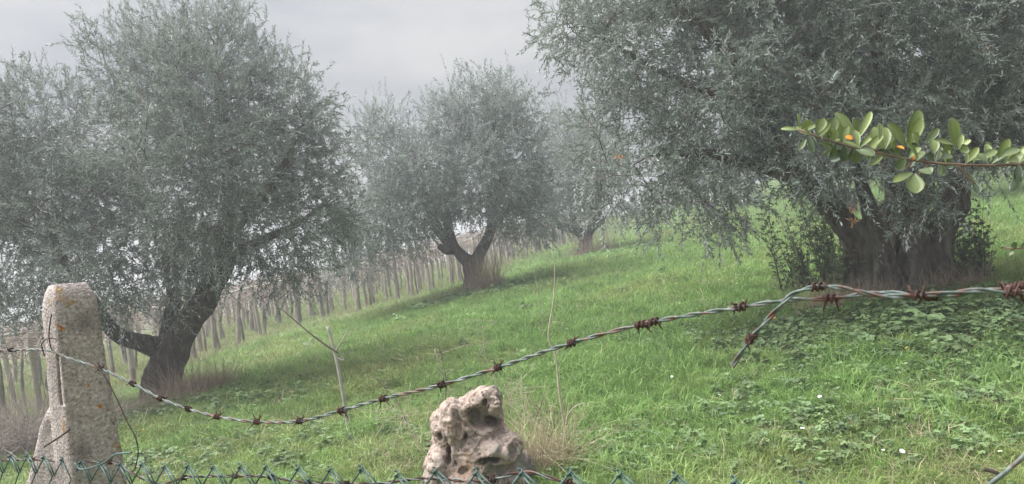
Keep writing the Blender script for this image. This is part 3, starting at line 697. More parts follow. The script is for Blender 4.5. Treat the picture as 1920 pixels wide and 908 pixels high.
tuft('dry_brush', 'grey-brown dead brush left of the concrete post', 'brush', hit(25, 850), 1.0, .9, 3600, .80, .008, .9, M['dry_grey'], 12)
tuft('dry_brush', 'withered brush between the concrete post and the vineyard', 'brush', hit(60, 770), .9, .8, 900, .45, .009, .8, M['dry_grey'], 13)
for k, (px, py) in enumerate([(1140, 860), (1250, 890), (1660, 860), (1780, 880), (1480, 880)]):
    tuft('dry_grass', 'small patch of flattened dry grass in the meadow by the fence', 'dry grass', hit(px, py), .28, .2, 110, .16, .003, 1.0, M['dry'], 20 + k, 'flattened dry patches by the fence')
for k, (px, py) in enumerate([(470, 655), (560, 630), (640, 605), (730, 585), (800, 568), (960, 503), (1020, 488), (400, 680)]):
    tuft('dry_grass', 'straw-coloured dry grass along the edge of the vineyard', 'dry grass', hit(px, py) + np.array([-.5, .3, 0]), 1.5, .5, 300, .42, .012, .5, M['dry'], 30 + k, 'dry grass strips along the vineyard')

# ------------------------------------------------------------------ sucker shrubs at the thick trunk
def sucker(label, c, rx, n, h, seed, group=None, lean=(0, 0)):
    rg = np.random.default_rng(seed)
    root = empty('sucker_shrub', (c[0], c[1], gz(c[0], c[1]))); tag(root, label, 'shrub', group)
    mb = MB(); B, D, LL = [], [], []
    for k in range(n):
        a = rg.uniform(0, 6.28); q = rx * math.sqrt(rg.uniform())
        b = np.array([c[0] + q * math.cos(a), c[1] + 0.4 * q * math.sin(a), 0]); b[2] = gz(b[0], b[1]) - .03
        d = nrm(np.array([rg.normal(lean[0], .22), rg.normal(lean[1], .2), 1.0])); H = h * rg.uniform(.45, 1.1)
        t = np.linspace(0, 1, 6)[:, None]
        P = b + d * H * t + rg.normal(0, .05, 3) * t * t
        mb.tube(P, np.linspace(.006, .002, 6), 4, cap=False)
        for u in np.linspace(.12, .98, int(14 * H / .8) + 3):
            p = b + d * H * u; v = nrm(rg.normal(0, 1, 3) * [1, 1, .35] + [0, 0, .5])
            B.append(p); D.append(v); LL.append(.10 * rg.uniform(.4, 1.2))
    link('stem', mb.mesh('stem'), M['twig_dark'], root)['kind'] = 'stuff'
    B, D, LL = np.array(B), np.array(D), np.array(LL)
    V, Q, tn = leaves_on(B, D, LL, 8, .040, .021, np.full(len(B), .1), np.clip(rg.normal(.4, .25, len(B)), 0, 1), rg)
    link('foliage', mesh_np('foliage', V, [Q], False, {'tone': tn}), M['sucker_leaf'], root)['kind'] = 'stuff'
sucker('leafy suckers spreading from the left foot of the thick trunk', hit(1525, 545), .50, 40, 1.15, 71, lean=(-.12, 0))
sucker('leafy sucker shoots against the left limb of the thick trunk', hit(1588, 556) + np.array([0, -.1, 0]), .18, 20, .65, 72)
sucker('leafy suckers standing right of the thick trunk', hit(1812, 530), .30, 40, .85, 73)

# ------------------------------------------------------------------ vineyard
def post_mesh(k):
    rg = np.random.default_rng(500 + k); mb = MB()
    H = 1.72; P = np.array([[0, 0, -.15], [rg.normal(0, .012), rg.normal(0, .012), .5], [rg.normal(0, .02), rg.normal(0, .02), 1.1], [0, 0, H]])
    S = spline(P, 9); mb.tube(S, np.linspace(.070, .056, 9) * rg.uniform(.85, 1.15), 7)
    return mb.mesh('vine_post')
def vine_trunk_mesh(k):
    rg = np.random.default_rng(600 + k); mb = MB()
    P = [[0, 0, -.1]]
    for z in (.25, .6, .95, 1.3, 1.6): P.append([rg.normal(0, .022), rg.normal(0, .022), z])
    S = spline(P, 14); mb.tube(S, np.linspace(.040, .020, 14) * (1 + .25 * np.sin(np.arange(14) * 2.1 + k)), 6)
    return mb.mesh('trunk')
def vine_cane_mesh(k):
    rg = np.random.default_rng(700 + k); mb = MB()
    for q in range(13):
        b = np.array([rg.normal(0, .04), rg.normal(0, .04), rg.uniform(1.2, 1.6)]); d = nrm(rg.normal(0, 1, 3) * [1, 1, .25] + [0, 0, .05]); L = rg.uniform(.5, 1.15)
        t = np.linspace(0, 1, 6)[:, None]
        S = b + d * L * t + rg.normal(0, .12, 3) * np.sin(np.pi * t) + np.array([0, 0, -.28]) * t * t + rg.normal(0, .02, (6, 3))
        mb.tube(S, np.linspace(.010, .005, 6), 4, cap=False)
    return mb.mesh('cane')
PM = [post_mesh(k) for k in range(5)]; VT = [vine_trunk_mesh(k) for k in range(5)]; VCN = [vine_cane_mesh(k) for k in range(6)]
for me_ in PM: me_.materials.append(M['vine_wood'])
for me_ in VT: me_.materials.append(M['vine_bark'])
for me_ in VCN: me_.materials.append(M['cane'])
rg = np.random.default_rng(99)
spots = []
seg = np.diff(VE, axis=0); sl = np.linalg.norm(seg, axis=1); cum = np.concatenate([[0], np.cumsum(sl)])
for row in range(9):
    step = (1.0, 1.15, 1.3, 1.5, 1.8, 2.0, 2.0, 2.0, 2.0)[row]
    for s_ in np.arange(0.4, cum[-1], step):
        i = min(np.searchsorted(cum, s_, side='right') - 1, len(seg) - 1)
        p = VE[i] + seg[i] * (s_ - cum[i]) / sl[i]; nrm_ = np.array([-seg[i][1], seg[i][0]]) / sl[i]
        q = p + nrm_ * (0.5 + row * 2.1) + rg.normal(0, .14, 2)
        if q[1] < 9 or q[1] > 52: continue
        if abs(q[0]) > 0.76 * q[1] + .6: continue
        spots.append((q[0], q[1], row))
ROWW = ['first', 'second', 'third', 'fourth', 'fifth', 'sixth', 'seventh', 'eighth', 'ninth']
spots.sort(key=lambda s: math.hypot(s[0], s[1]))
spots = spots[:290]
for k, (x, y, row) in enumerate(spots):
    z = gz(x, y)
    o = link('vine_post', PM[k % 5]); o.location = (x, y, z)
    o.rotation_euler = (rg.normal(0, .045), rg.normal(0, .045), rg.uniform(0, 6.28)); sc = rg.uniform(.92, 1.08); o.scale = (sc * rg.uniform(.8, 1.1),) * 2 + (sc * rg.uniform(.94, 1.04),)
    tag(o, 'weathered grey wooden vine post in the %s vineyard row counted from the meadow' % ROWW[row], 'post', 'posts of the %s vineyard row' % ROWW[row])
    vx, vy = x + rg.normal(0, .06) + .12, y + rg.normal(0, .06)
    v = empty('grapevine', (vx, vy, gz(vx, vy))); v.rotation_euler = (0, 0, rg.uniform(0, 6.28))
    tag(v, 'bare leafless grapevine in the %s vineyard row counted from the meadow' % ROWW[row], 'grapevine', 'grapevines of the %s vineyard row' % ROWW[row])
    for nm, ml in (('trunk', VT), ('cane', VCN)):
        c = bpy.data.objects.new(nm, ml[(k * 7) % len(ml)]); COL.objects.link(c); c.parent = v
        if nm == 'cane': c['kind'] = 'stuff'
# rails and wires carrying the vines
for row in (0, 1, 2, 3):
    P = []
    for s_ in np.arange(0.4, cum[-1] - .5, 1.0):
        i = min(np.searchsorted(cum, s_, side='right') - 1, len(seg) - 1)
        p = VE[i] + seg[i] * (s_ - cum[i]) / sl[i] + np.array([-seg[i][1], seg[i][0]]) / sl[i] * (0.5 + row * 2.1)
        P.append((p[0], p[1], gz(p[0], p[1]) + 1.66))
    mb = MB(); mb.tube(np.array(P), .022 if row else .03, 6)
    tag(link('trellis_rail', mb.mesh('trellis_rail'), M['rail']), ['pale rail along the outer row of vine posts', 'pale rail along the second row of vine posts', 'pale rail along the third row of vine posts', 'pale rail along the fourth row of vine posts'][row], 'rail', 'trellis rails')
# tangled cane roof over the rows beyond the posts built singly
n = 15000
x = rg.uniform(-30, 8, n); y = rg.uniform(12, 54, n); vd = vine_depth(x, y); kp = (vd > .2) & (vd < 19) & (np.abs(x) < .8 * y + 2)
x, y = x[kp], y[kp]; n = len(x); z = ground(x, y) + rg.normal(1.66, .13, n)
b = np.stack([x, y, z], 1); d = nrm(rg.normal(0, 1, (n, 3)) * [1, 1, .30]); L = rg.uniform(.5, 1.3, n)
V, Q = stems_on(b, b + d * .15, d, L, np.clip(rg.normal(.2, .25, n), -.2, .8), .009)
tag(link('vine_canes', mesh_np('vine_canes', V, [Q], False), M['cane']), 'tangled brown winter canes roofing the vineyard rows', 'vine canes', kind='stuff')

# far utility pole glimpsed between the crowns
pb = pix(668, 470, 70); mb = MB(); zb = gz(pb[0], pb[1])
mb.tube([(pb[0], pb[1], zb - .3), (pb[0], pb[1], zb + 4), (pb[0], pb[1], CAM[2] + 8.2)], [.16, .14, .11], 8)
t = CAM[2] + 7.7
mb.tube([(pb[0] - .8, pb[1], t), (pb[0] + .8, pb[1], t)], .06, 6)
tag(link('utility_pole', mb.mesh('utility_pole'), M['pole']), 'slim distant utility pole glimpsed between the olive crowns', 'pole')
# ------------------------------------------------------------------ pitted limestone rock
def rock():
    d = 4.45; k = d / FPX
    base = pix(900, 925, d); base[2] = gz(base[0], base[1])
    def P(px, py, off=0.0): return pix(px, py, d + off)
    mb = MB()
    def blob(px, py, rx, ry, off=0.0, rd=None, rot=0.0):
        bm = bmesh.new(); bmesh.ops.create_icosphere(bm, subdivisions=3, radius=1.0)
        V = np.array([v.co[:] for v in bm.verts]); T = np.array([[v.index for v in f.verts] for f in bm.faces]); bm.free()
        V = V * [rx * k, (rd or (rx + ry) * .5 * k), ry * k]
        c, s = math.cos(rot), math.sin(rot)
        X = V[:, 0] * c + V[:, 2] * s; Z = -V[:, 0] * s + V[:, 2] * c
        V = np.stack([X, V[:, 1], Z], 1)
        mb.add(V + P(px, py, off), T=T)
    blob(893, 865, 84, 90, .10, .26); blob(902, 775, 42, 48, .05, .16); blob(907, 750, 30, 24, 0, .12); blob(853, 790, 34, 42, .02, .16); blob(880, 785, 36, 42, .04, .15); blob(832, 805, 24, 40, .05, .14, .2)
    blob(935, 842, 42, 30, -.02, .18); blob(958, 885, 36, 55, .06, .2); blob(822, 885, 28, 60, 0, .18, .15); blob(900, 935, 105, 40, .1, .3); blob(926, 760, 16, 20, -.03, .09); blob(870, 905, 50, 45, -.06, .15)
    me = remeshed(mb, 'rock', 0.0075)
    V, N = mesh_arrays(me)
    rr = np.random.default_rng(5); V0 = V.copy()
    # broken planes: each cell of the stone sits proud or back, with cracks between cells
    def cells(V, n, seed):
        q = np.random.default_rng(seed); lo, hi = V.min(0), V.max(0)
        S = q.uniform(lo, hi, (n, 3)); Vw = V + np.stack([vnoise(V, 9, seed + z) for z in range(3)], 1) * .02
        d = np.sqrt(((Vw[:, None] - S[None]) ** 2).sum(-1)); o = np.argsort(d, axis=1)[:, :2]; r = np.arange(len(V))
        return o[:, 0], d[r, o[:, 1]] - d[r, o[:, 0]], q.uniform(-1, 1, n), nrm(q.normal(0, 1, (n, 3))), S
    disp = np.zeros(len(V))
    for n, amp, crack, sd_ in ((45, .010, .006, 1), (170, .007, .005, 2)):
        ci, gap, off, nd, S = cells(V, n, sd_)
        edge = np.clip(gap / (.030 if n < 100 else .016), 0, 1)
        disp += amp * off[ci] * edge - crack * (1 - edge) ** 3 + amp * .9 * ((V - S[ci]) * nd[ci]).sum(1) / (.06 if n < 100 else .035) * edge
    def dent(px, py, rx, ry, depth, off=-.2, tilt=0.0):
        c = P(px, py, off); X = V0 - c
        u = X @ RV; w = X @ UV
        u = u + vnoise(V0, 25, 3) * .012; w = w + vnoise(V0, 25, 7) * .012
        u, w = u * math.cos(tilt) + w * math.sin(tilt), -u * math.sin(tilt) + w * math.cos(tilt)
        g = np.exp(-((u / (rx * k)) ** 2 + (w / (ry * k)) ** 2) ** 3) * np.clip((-N[:, 1] + 0.35), 0, 1)
        return np.array([0, 1.0, 0])[None] * (g * depth)[:, None]
    D = dent(898, 795, 26, 22, .13, tilt=-.25) + dent(924, 806, 15, 9, .14) + dent(856, 803, 7, 22, .055, tilt=.15) + dent(918, 868, 22, 7, .10, tilt=.2) + dent(838, 866, 7, 16, .09) + dent(908, 763, 5, 5, .07) + dent(870, 826, 5, 9, .06) + dent(963, 852, 8, 14, .06) + dent(820, 830, 6, 8, .05) + dent(868, 890, 10, 7, .06)
    V = V + D
    pit = vnoise(V, 42.0, 2.0); pit2 = vnoise(V, 95.0, 8.0); pit3 = vnoise(V, 150.0, 3.0)
    disp += vnoise(V, 13.0, 1.0) * .012 + (.5 - np.abs(vnoise(V, 26.0, 5.0))) * .014 - np.clip(pit - .35, 0, 1) * .05 - np.clip(pit2 - .35, 0, 1) * .03 + pit3 * .003
    V = V + N * disp[:, None]
    me.vertices.foreach_set('co', V.ravel()); me.update()
    o = link('rock', me, M['rock'])
    tag(o, 'pitted pale limestone rock standing in dry grass behind the mesh fence', 'rock')
rock()

# ------------------------------------------------------------------ concrete fence post with brace
def concrete_block(name, rings, mat, parent=None, seed=0, cuts=10, amp=.0032):
    """rings: list of 4-corner loops bottom to top"""
    bm = bmesh.new(); vs = [[bm.verts.new(p) for p in r] for r in rings]
    for a, b in zip(vs[:-1], vs[1:]):
        for q in range(4): bm.faces.new((a[q], a[(q + 1) % 4], b[(q + 1) % 4], b[q]))
    bm.faces.new(vs[0][::-1]); bm.faces.new(vs[-1])
    bmesh.ops.bevel(bm, geom=[e for e in bm.edges if e.calc_face_angle(0) > .6], offset=.007, segments=2, affect='EDGES')
    for _ in range(5):
        long = [e for e in bm.edges if e.calc_length() > .022]
        if not long: break
        bmesh.ops.subdivide_edges(bm, edges=long, cuts=1, use_grid_fill=True)
    bmesh.ops.triangulate(bm, faces=[f for f in bm.faces if len(f.verts) > 4])
    bm.normal_update()
    co = np.array([v.co[:] for v in bm.verts]); no = np.array([v.normal[:] for v in bm.verts])
    co = co + no * (vnoise(co, 40, seed) * amp + vnoise(co, 130, seed) * amp * .6 - np.clip(vnoise(co, 60, seed + 4) - .5, 0, 1) * amp * 4)[:, None]
    for v, c in zip(bm.verts, co): v.co = c
    me = bpy.data.meshes.new(name); bm.to_mesh(me); bm.free()
    me.polygons.foreach_set('use_smooth', np.full(len(me.polygons), True))
    return link(name, me, mat, parent)
PT = pfence(122, 532, .05); post_top = PT[2]
pc = np.array([PT[0] + .004, PT[1]]); pgz = gz(pc[0], pc[1])
pr = empty('fence_post', (pc[0], pc[1], pgz)); tag(pr, 'lichen-stained concrete fence post with chamfered top and diagonal brace', 'fence post')
yaw = R(50)
ex = np.array([math.cos(yaw), math.sin(yaw)]); ey = np.array([-math.sin(yaw), math.cos(yaw)])
def ring(z, hx, hy, dx=0.0): return [(*(pc + ex * (sx * hx + dx) + ey * sy * hy), z) for sx, sy in ((-1, -1), (1, -1), (1, 1), (-1, 1))]
concrete_block('shaft', [ring(pgz - .4, .055, .055), ring(pgz + .2, .054, .053), ring(post_top - .36, .0425, .0425), ring(post_top - .028, .0335, .0335), ring(post_top, .024, .022)], M['concrete'], pr, 3)
# recessed slot lined with darker concrete, tie wire, nail
def on_left(u, z, out=.0): return np.array([*(pc - ex * (.0485 + out) + ey * (-.012 + u)), z])
def zat(px, py): return pfence(px, py, .0)[2]
shaft = [o for o in pr.children if o.name.startswith('shaft')][0]
zs = [zat(118, 762), zat(112, 668)]
cm = MB(); cc = np.array([*(pc - ex * .040 - ey * .018), 0.0])
V = []
for z in zs:
    for u, v in ((-.02, -.0075), (.008, -.0075), (.008, .0075), (-.02, .0075)): V.append((*(cc[:2] + ex * u + ey * v), z))
cm.add(V, [(3, 2, 1, 0), (4, 5, 6, 7), (0, 1, 5, 4), (1, 2, 6, 5), (2, 3, 7, 6), (3, 0, 4, 7)])
cut = bpy.data.objects.new('tmp_cut', cm.mesh('cut', False)); COL.objects.link(cut)
md = shaft.modifiers.new('b', 'BOOLEAN'); md.object = cut; md.operation = 'DIFFERENCE'; md.solver = 'EXACT'
dg = bpy.context.evaluated_depsgraph_get(); dg.update()
nm_ = bpy.data.meshes.new_from_object(shaft.evaluated_get(dg)); shaft.modifiers.clear(); shaft.data = nm_; bpy.data.objects.remove(cut)
# brace
ba = pfence(158, 772, .085); L_ = ba[2] - gz(ba[0], ba[1]) + .3
fd = nrm(np.array([-1.0, FENCE_K, 0])); bd = nrm(np.array([fd[0] * math.tan(R(35)), fd[1] * math.tan(R(35)), -1.0]))
s1 = nrm(np.cross(bd, np.array([0, 0, 1.0]))); s2 = np.cross(bd, s1)
def bring(t, a, b): c0 = ba + bd * t; return [tuple(c0 + s1 * sx * a + s2 * sy * b) for sx, sy in ((-1, -1), (1, -1), (1, 1), (-1, 1))]
concrete_block('brace', [bring(L_ / math.cos(R(35)), .045, .045), bring(L_ * .5, .043, .043), bring(.03, .046, .046), bring(0, .040, .040)], M['concrete'], pr, 9)

# ------------------------------------------------------------------ wires
def wire_path(pts, off=0.0, n=200): return spline(np.array([pfence(p[0], p[1], off + (p[2] if len(p) > 2 else 0)) for p in pts]), n)
def frames(P):
    tan = nrm(np.gradient(P, axis=0)); a = nrm(np.cross(tan, np.array([0, 0, 1.0]))); return tan, a, np.cross(tan, a)
def barb_mesh(mb, c, tan, a, b, rg, rw=.0012, rc=.0034, L=.013):
    ph = rg.uniform(0, 6.28); turns = 2.4; t = np.linspace(0, 1, 26)
    P = c + tan * ((t - .5) * .010)[:, None] + (a * np.cos(ph + turns * 6.28 * t)[:, None] + b * np.sin(ph + turns * 6.28 * t)[:, None]) * (rc + .0004 * np.sin(9 * t))[:, None]
    for e, s in ((0, -1), (-1, 1)):
        rdl = P[e] - c - tan * ((P[e] - c) @ tan); rdl = nrm(rdl); tg = nrm(np.cross(tan, rdl)) * s
        tip = P[e] + nrm(rdl * rg.uniform(.3, .9) + tg * rg.uniform(.5, 1.0) + tan * s * rg.uniform(.1, .6)) * L * rg.uniform(.8, 1.25)
        P = np.vstack([tip, P]) if e == 0 else np.vstack([P, tip])
    r = np.full(len(P), rw); r[0] = r[-1] = rw * .45
    mb.tube(P, r, 5)
    ph += 2.6
    P = c + tan * ((t - .5) * .009 + .002)[:, None] + (a * np.cos(ph - turns * 5 * t)[:, None] + b * np.sin(ph - turns * 5 * t)[:, None]) * (rc + .0009)
    for e, s in ((0, 1), (-1, -1)):
        rdl = nrm(P[e] - c - tan * ((P[e] - c) @ tan)); tg = nrm(np.cross(tan, rdl)) * s
        tip = P[e] + nrm(rdl * rg.uniform(.3, .9) + tg * rg.uniform(.4, 1.0) - tan * s * rg.uniform(.1, .6)) * L * rg.uniform(.7, 1.2)
        P = np.vstack([tip, P]) if e == 0 else np.vstack([P, tip])
    mb.tube(P, r, 5)
def barbed(label, pts, barbs, off=0.0, seed=0, strand=('wire', 'wire'), pitch=.046, rs=.00118, rh=.00122, bs=1.0, n=900):
    rg = np.random.default_rng(seed)
    P = wire_path(pts, off, n)
    s = np.concatenate([[0], np.cumsum(np.linalg.norm(np.diff(P, axis=0), axis=1))])
    tan, a, b = frames(P)
    mid = P[len(P) // 2]
    root = empty('barbed_wire', P[0]); tag(root, label, 'barbed wire', 'barbed wires of the fence')
    ph = s / pitch * 2 * np.pi + 1.3 * np.sin(s * 9 + seed) + .7 * np.sin(s * 31)
    for q in range(2):
        mb = MB(); H = P + (a * np.cos(ph + q * np.pi)[:, None] + b * np.sin(ph + q * np.pi)[:, None]) * rh
        mb.tube(H, rs, 6); link('strand', mb.mesh('strand'), M[strand[q]], root)
    for bp in barbs:
        t = pfence(bp[0], bp[1], off); i = int(np.argmin(((P - t) ** 2).sum(1)))
        mb = MB(); barb_mesh(mb, P[i], tan[i], a[i], b[i], rg, rw=.00105 * bs, rc=.0026 * bs, L=.0075 * bs * rg.uniform(.7, 1.3))
        link('barb', mb.mesh('barb'), M['rust'], root)
WA_L = [(-120, 664), (-40, 660), (30, 656), (88, 657), (130, 672), (185, 690), (240, 715), (300, 747), (350, 766), (405, 781), (480, 791), (560, 790)]
WA_R = [(560, 790), (640, 770), (718, 748), (828, 722), (932, 690), (1070, 644), (1220, 605), (1390, 576), (1480, 563), (1560, 560), (1650, 549), (1740, 556), (1830, 548), (1930, 537), (2150, 525)]
barbed('twisted barbed wire sagging past the concrete post and rising over the meadow', WA_L + WA_R[1:], [(20, 656), (188, 691), (248, 718), (300, 747), (352, 766), (406, 781), (480, 791), (560, 790), (640, 770), (718, 748), (828, 722), (932, 690), (1070, 644), (1200, 609), (1225, 604), (1385, 577), (1555, 560), (1740, 556), (1905, 540)],
       -.012, 1, n=1900)
barbed('loose end of barbed wire hanging down in front of the meadow', [(2150, 540), (1930, 549), (1830, 545), (1740, 553), (1650, 555), (1590, 542), (1535, 538), (1490, 550), (1462, 575), (1430, 610), (1402, 643), (1373, 688)],
       [(1900, 546), (1725, 554), (1535, 538), (1410, 632)], -.018, 2, n=700, strand=('wire', 'wire'))
barbed('rusty barbed wire running low behind the green mesh', [(-60, 868), (40, 862), (130, 866), (215, 868), (240, 884), (300, 908), (350, 895), (440, 893), (505, 894), (575, 905), (700, 907), (800, 897), (900, 903), (985, 886), (1060, 904), (1200, 930), (1400, 950), (2000, 970)],
       [(60, 862), (205, 868), (345, 896), (440, 893), (508, 895), (578, 905), (650, 907), (920, 899), (1062, 904)], .012, 3, strand=('rust', 'wire'), rs=.0011, rh=.0012, bs=.9)
# chain-link mesh
TOP = np.array([pfence(x, y)[[0, 2]] for x, y in ((-150, 850), (-30, 853), (30, 856), (60, 858), (140, 868), (305, 875), (390, 878), (450, 874), (510, 878), (577, 881), (715, 886), (780, 891), (860, 886), (1045, 892), (1135, 890), (1235, 893), (1345, 898), (1600, 935), (2000, 960))])
cl = empty('mesh_fence', (0, FENCE_A, gz(0, FENCE_A))); tag(cl, 'green plastic-coated diamond mesh fence with spiky top edge', 'fence')
fu = np.array([1.0, -FENCE_K]) / math.hypot(1, FENCE_K); pitch = .0595; rg = np.random.default_rng(8)
x_start = TOP[5][0]
for kx in range(-11, 27):
    # distance along the fence
    s0 = kx * pitch; p0 = np.array([x_start, FENCE_A - FENCE_K * x_start]) + fu * s0
    zt = np.interp(p0[0], TOP[:, 0], TOP[:, 1]) + rg.normal(0, .0012); zb = gz(p0[0], p0[1]) + .03
    nz = int((zt - zb) / (pitch * .5)); P = []
    wob = rg.normal(0, .0015)
    for q in range(nz + 1):
        z = zt - q * pitch * .5; side = (q % 2) * pitch * .5 * (1 if kx % 2 == 0 else 1)
        pp = p0 + fu * (side + wob); P.append((pp[0], pp[1] - .0016 * (1 if q % 2 else -1), z))
    mb = MB(); mb.tube(np.array(P), .00135, 5)
    P2 = [(p[0] - (0.5 * (pitch) * fu[0] if i_ % 2 else 0) * 2, p[1] - (pitch * fu[1] if i_ % 2 else 0) + .0025, p[2] - .0005) for i_, p in enumerate(P)]
    mb.tube(np.array(P2[:2]), .00135, 5)
    # knuckle: the two ends twisted into a small point above the top
    c0 = np.array(P[0]); t = np.linspace(0, 1, 10)
    mb.tube(np.stack([c0[0] + .0022 * np.cos(t * 9), c0[1] + .0022 * np.sin(t * 9), c0[2] - .004 + t * .010], 1), .0013, 5)
    # second strand hugging the first, as the coated wire is doubled along the top row
    e0, e1_ = np.array(P[0]), np.array(P[1])
    mb.tube(np.array([e0 + [.003, .001, .001], (e0 + e1_) * .5 + [.0042, .001, .0035], e1_ + [.002, .002, .001]]), .0012, 5)
    link('mesh_wire', mb.mesh('mesh_wire'), M['mesh_green'], cl)
def thin(name, label, cat, pts, r, mat, off=0.0, n=40, group=None):
    mb = MB(); mb.tube(wire_path(pts, off, n), r, 6); return tag(link(name, mb.mesh(name), M[mat]), label, cat, group)
thin('tie_wire', 'thin rusty wire looping over the concrete post and dangling beside it', 'wire', [(84, 668), (78, 645), (95, 634), (118, 642), (150, 664), (186, 692), (214, 738), (238, 790), (254, 820), (259, 850), (252, 882), (247, 884)], .0010, 'iron', -.02)
thin('tie_wire', 'short dark tie wire through the hole of the concrete post', 'wire', [(97, 589), (94, 605), (92, 630), (97, 655), (112, 668)], .0012, 'iron', -.008)
thin('tie_wire', 'green twisted wire tied round the lower post', 'wire', [(140, 868), (150, 880), (168, 878), (195, 868), (215, 853), (232, 850), (246, 849)], .0016, 'mesh_green', -.025)
thin('nail', 'bent iron nail sticking out of the concrete post', 'nail', [(131, 806), (108, 822), (83, 838)], .0016, 'iron', -.015, 8)
thin('green_wire', 'thick green wire end rising at the fence corner', 'wire', [(1780, 990), (1850, 915), (1885, 886), (1925, 852), (1990, 800)], .0019, 'wire', 0)
thin('thorn_stem', 'dark thorny stem beside the green wire end', 'stem', [(1820, 960), (1852, 912), (1872, 890), (1845, 880)], .0016, 'iron', .01)

# ------------------------------------------------------------------ dead sapling and dry stalks
def stalk(label, strokes, d, mat, name='dry_stalk', cat='stalk', group=None, cap=True):
    mb = MB()
    g = None
    for st in strokes:
        P = np.array([np.append(pix(s[0], s[1], d), s[2] * d / FPX) for s in st]); S = spline(P, 5 * len(st))
        mb.tube(S[:, :3], np.maximum(S[:, 3], .0008), 6)
    return tag(link(name, mb.mesh(name), M[mat]), label, cat, group)
M['stalk_pale'] = surf_mat('stalk_pale', [(0.3, (0.36, 0.31, 0.24)), (0.7, (0.56, 0.50, 0.40))], scale=12, bump=0)
M['stalk_grey'] = surf_mat('stalk_grey', [(0.3, (0.30, 0.275, 0.26)), (0.7, (0.50, 0.465, 0.44))], scale=9, bump=0.3)
M['stalk_dark'] = surf_mat('stalk_dark', [(0.3, (0.09, 0.07, 0.06)), (0.7, (0.18, 0.145, 0.12))], scale=9, bump=0)
def ray_depth(px, py): return float(hit(px, py)[1])
ds = ray_depth(652, 812)
o = stalk('pale dead sapling stake with side twig, standing in the meadow', [[(655, 822, 3.6), (648, 770, 3.4), (636, 700, 3.2), (626, 655, 3.0), (614, 612, 2.6)], [(628, 660, 1.8), (642, 638, 1.3), (654, 615, .8)], [(633, 672, 1.8), (645, 676, 1.2), (640, 668, 1.0)]], ds, 'stalk_grey', 'dead_sapling', 'sapling')
stalk('dark bare twig slanting from the dead sapling', [[(634, 662, 2.0), (605, 643, 1.7), (575, 620, 1.4), (540, 590, 1.1), (523, 576, .8)]], ds - .02, 'stalk_dark', 'bare_twig', 'twig')
dr = ray_depth(1064, 850)
stalk('tall thick dry stalk right of the pitted rock', [[(1066, 868, 2.8), (1058, 800, 2.6), (1048, 730, 2.3), (1042, 670, 1.8), (1028, 632, 1.5), (1038, 560, 1.3), (1040, 500, 1.0), (1033, 455, .7)], [(1058, 790, 1.4), (1075, 765, 1.1), (1094, 755, .8)], [(1040, 668, 1.0), (1052, 650, .7)]], dr, 'stalk_pale')
stalk('thin dry stalk in front of the V-trunked olive', [[(1022, 640, 1.0), (1014, 590, 1.0), (1008, 545, .9), (1001, 505, .6)]], ray_depth(1022, 640), 'stalk_pale')
rg = np.random.default_rng(44)
for k, (bx, by, tx, ty) in enumerate([(828, 800, 822, 640), (860, 760, 815, 655), (930, 720, 905, 610), (765, 800, 700, 705), (955, 760, 1000, 690), (790, 850, 735, 740), (985, 850, 1020, 745), (1000, 820, 965, 690), (735, 845, 770, 720), (870, 790, 905, 700), (820, 870, 760, 790), (700, 830, 735, 760), (1020, 860, 1055, 770), (985, 800, 945, 720)]):
    d_ = min(ray_depth(bx, by + 15), 6.4)
    mx, my = (bx + tx) / 2 + rg.normal(0, 8), (by + ty) / 2
    st = [[(bx + 4, by + 30, 1.0), (bx, by, .95), (mx, my, .8), (tx, ty, .45)]]
    for q in range(5):
        u = rg.uniform(.35, .95); jx, jy = mx + (tx - mx) * (u - .5) * 2, my + (ty - my) * (u - .5) * 2
        st.append([(jx, jy, .55), (jx + rg.normal(0, 14), jy - rg.uniform(2, 16), .45), (jx + rg.normal(0, 28), jy - rg.uniform(6, 30), .3)])
    stalk('thin branching dry stalk rising from the grass around the pitted rock', st, d_, 'stalk_pale' if k % 3 else 'stalk_dark', group='dry stalks around the rock')

# ------------------------------------------------------------------ flowers
def daisy_mesh():
    mb = MB(); n = 12
    for q in range(n):
        a = q / n * 6.28318; d = np.array([math.cos(a), math.sin(a), .12]); s = np.array([-math.sin(a), math.cos(a), 0])
        mb.add(np.array([d * .003 - s * .0018, d * .003 + s * .0018, d * .012 + s * .003, d * .0145, d * .012 - s * .003]), T=[(0, 1, 2), (0, 2, 4), (4, 2, 3)])
    return mb.mesh('petals', False)
def disc_mesh(r, h):
    mb = MB(); mb.tube([(0, 0, 0), (0, 0, h * .7), (0, 0, h)], [r, r * .9, r * .4], 8); return mb.mesh('disc')
def stem_mesh(h):
    mb = MB(); mb.tube([(0.004, 0, -h), (0.002, .003, -h * .5), (0, 0, 0)], .0011, 4, cap=False); return mb.mesh('stem')
def dandelion_mesh():
    mb = MB()
    for ring_, (n, r, z) in enumerate([(14, .017, .002), (12, .013, .006), (8, .008, .009)]):
        for q in range(n):
            a = (q + .5 * ring_) / n * 6.28318; d = np.array([math.cos(a) * r, math.sin(a) * r, z]); s = np.array([-math.sin(a), math.cos(a), 0]) * r * .2
            mb.add(np.array([[0, 0, 0], d * .6 + s, d, d * .6 - s]), Q=[(0, 1, 2, 3)])
    return mb.mesh('petals', False)
DM, DD, DS, YM = daisy_mesh(), disc_mesh(.004, .003), stem_mesh(.09), dandelion_mesh()
DM.materials.append(M['petal_white']); DD.materials.append(M['petal_yellow']); YM.materials.append(M['petal_yellow']); DS.materials.append(M['weed'])
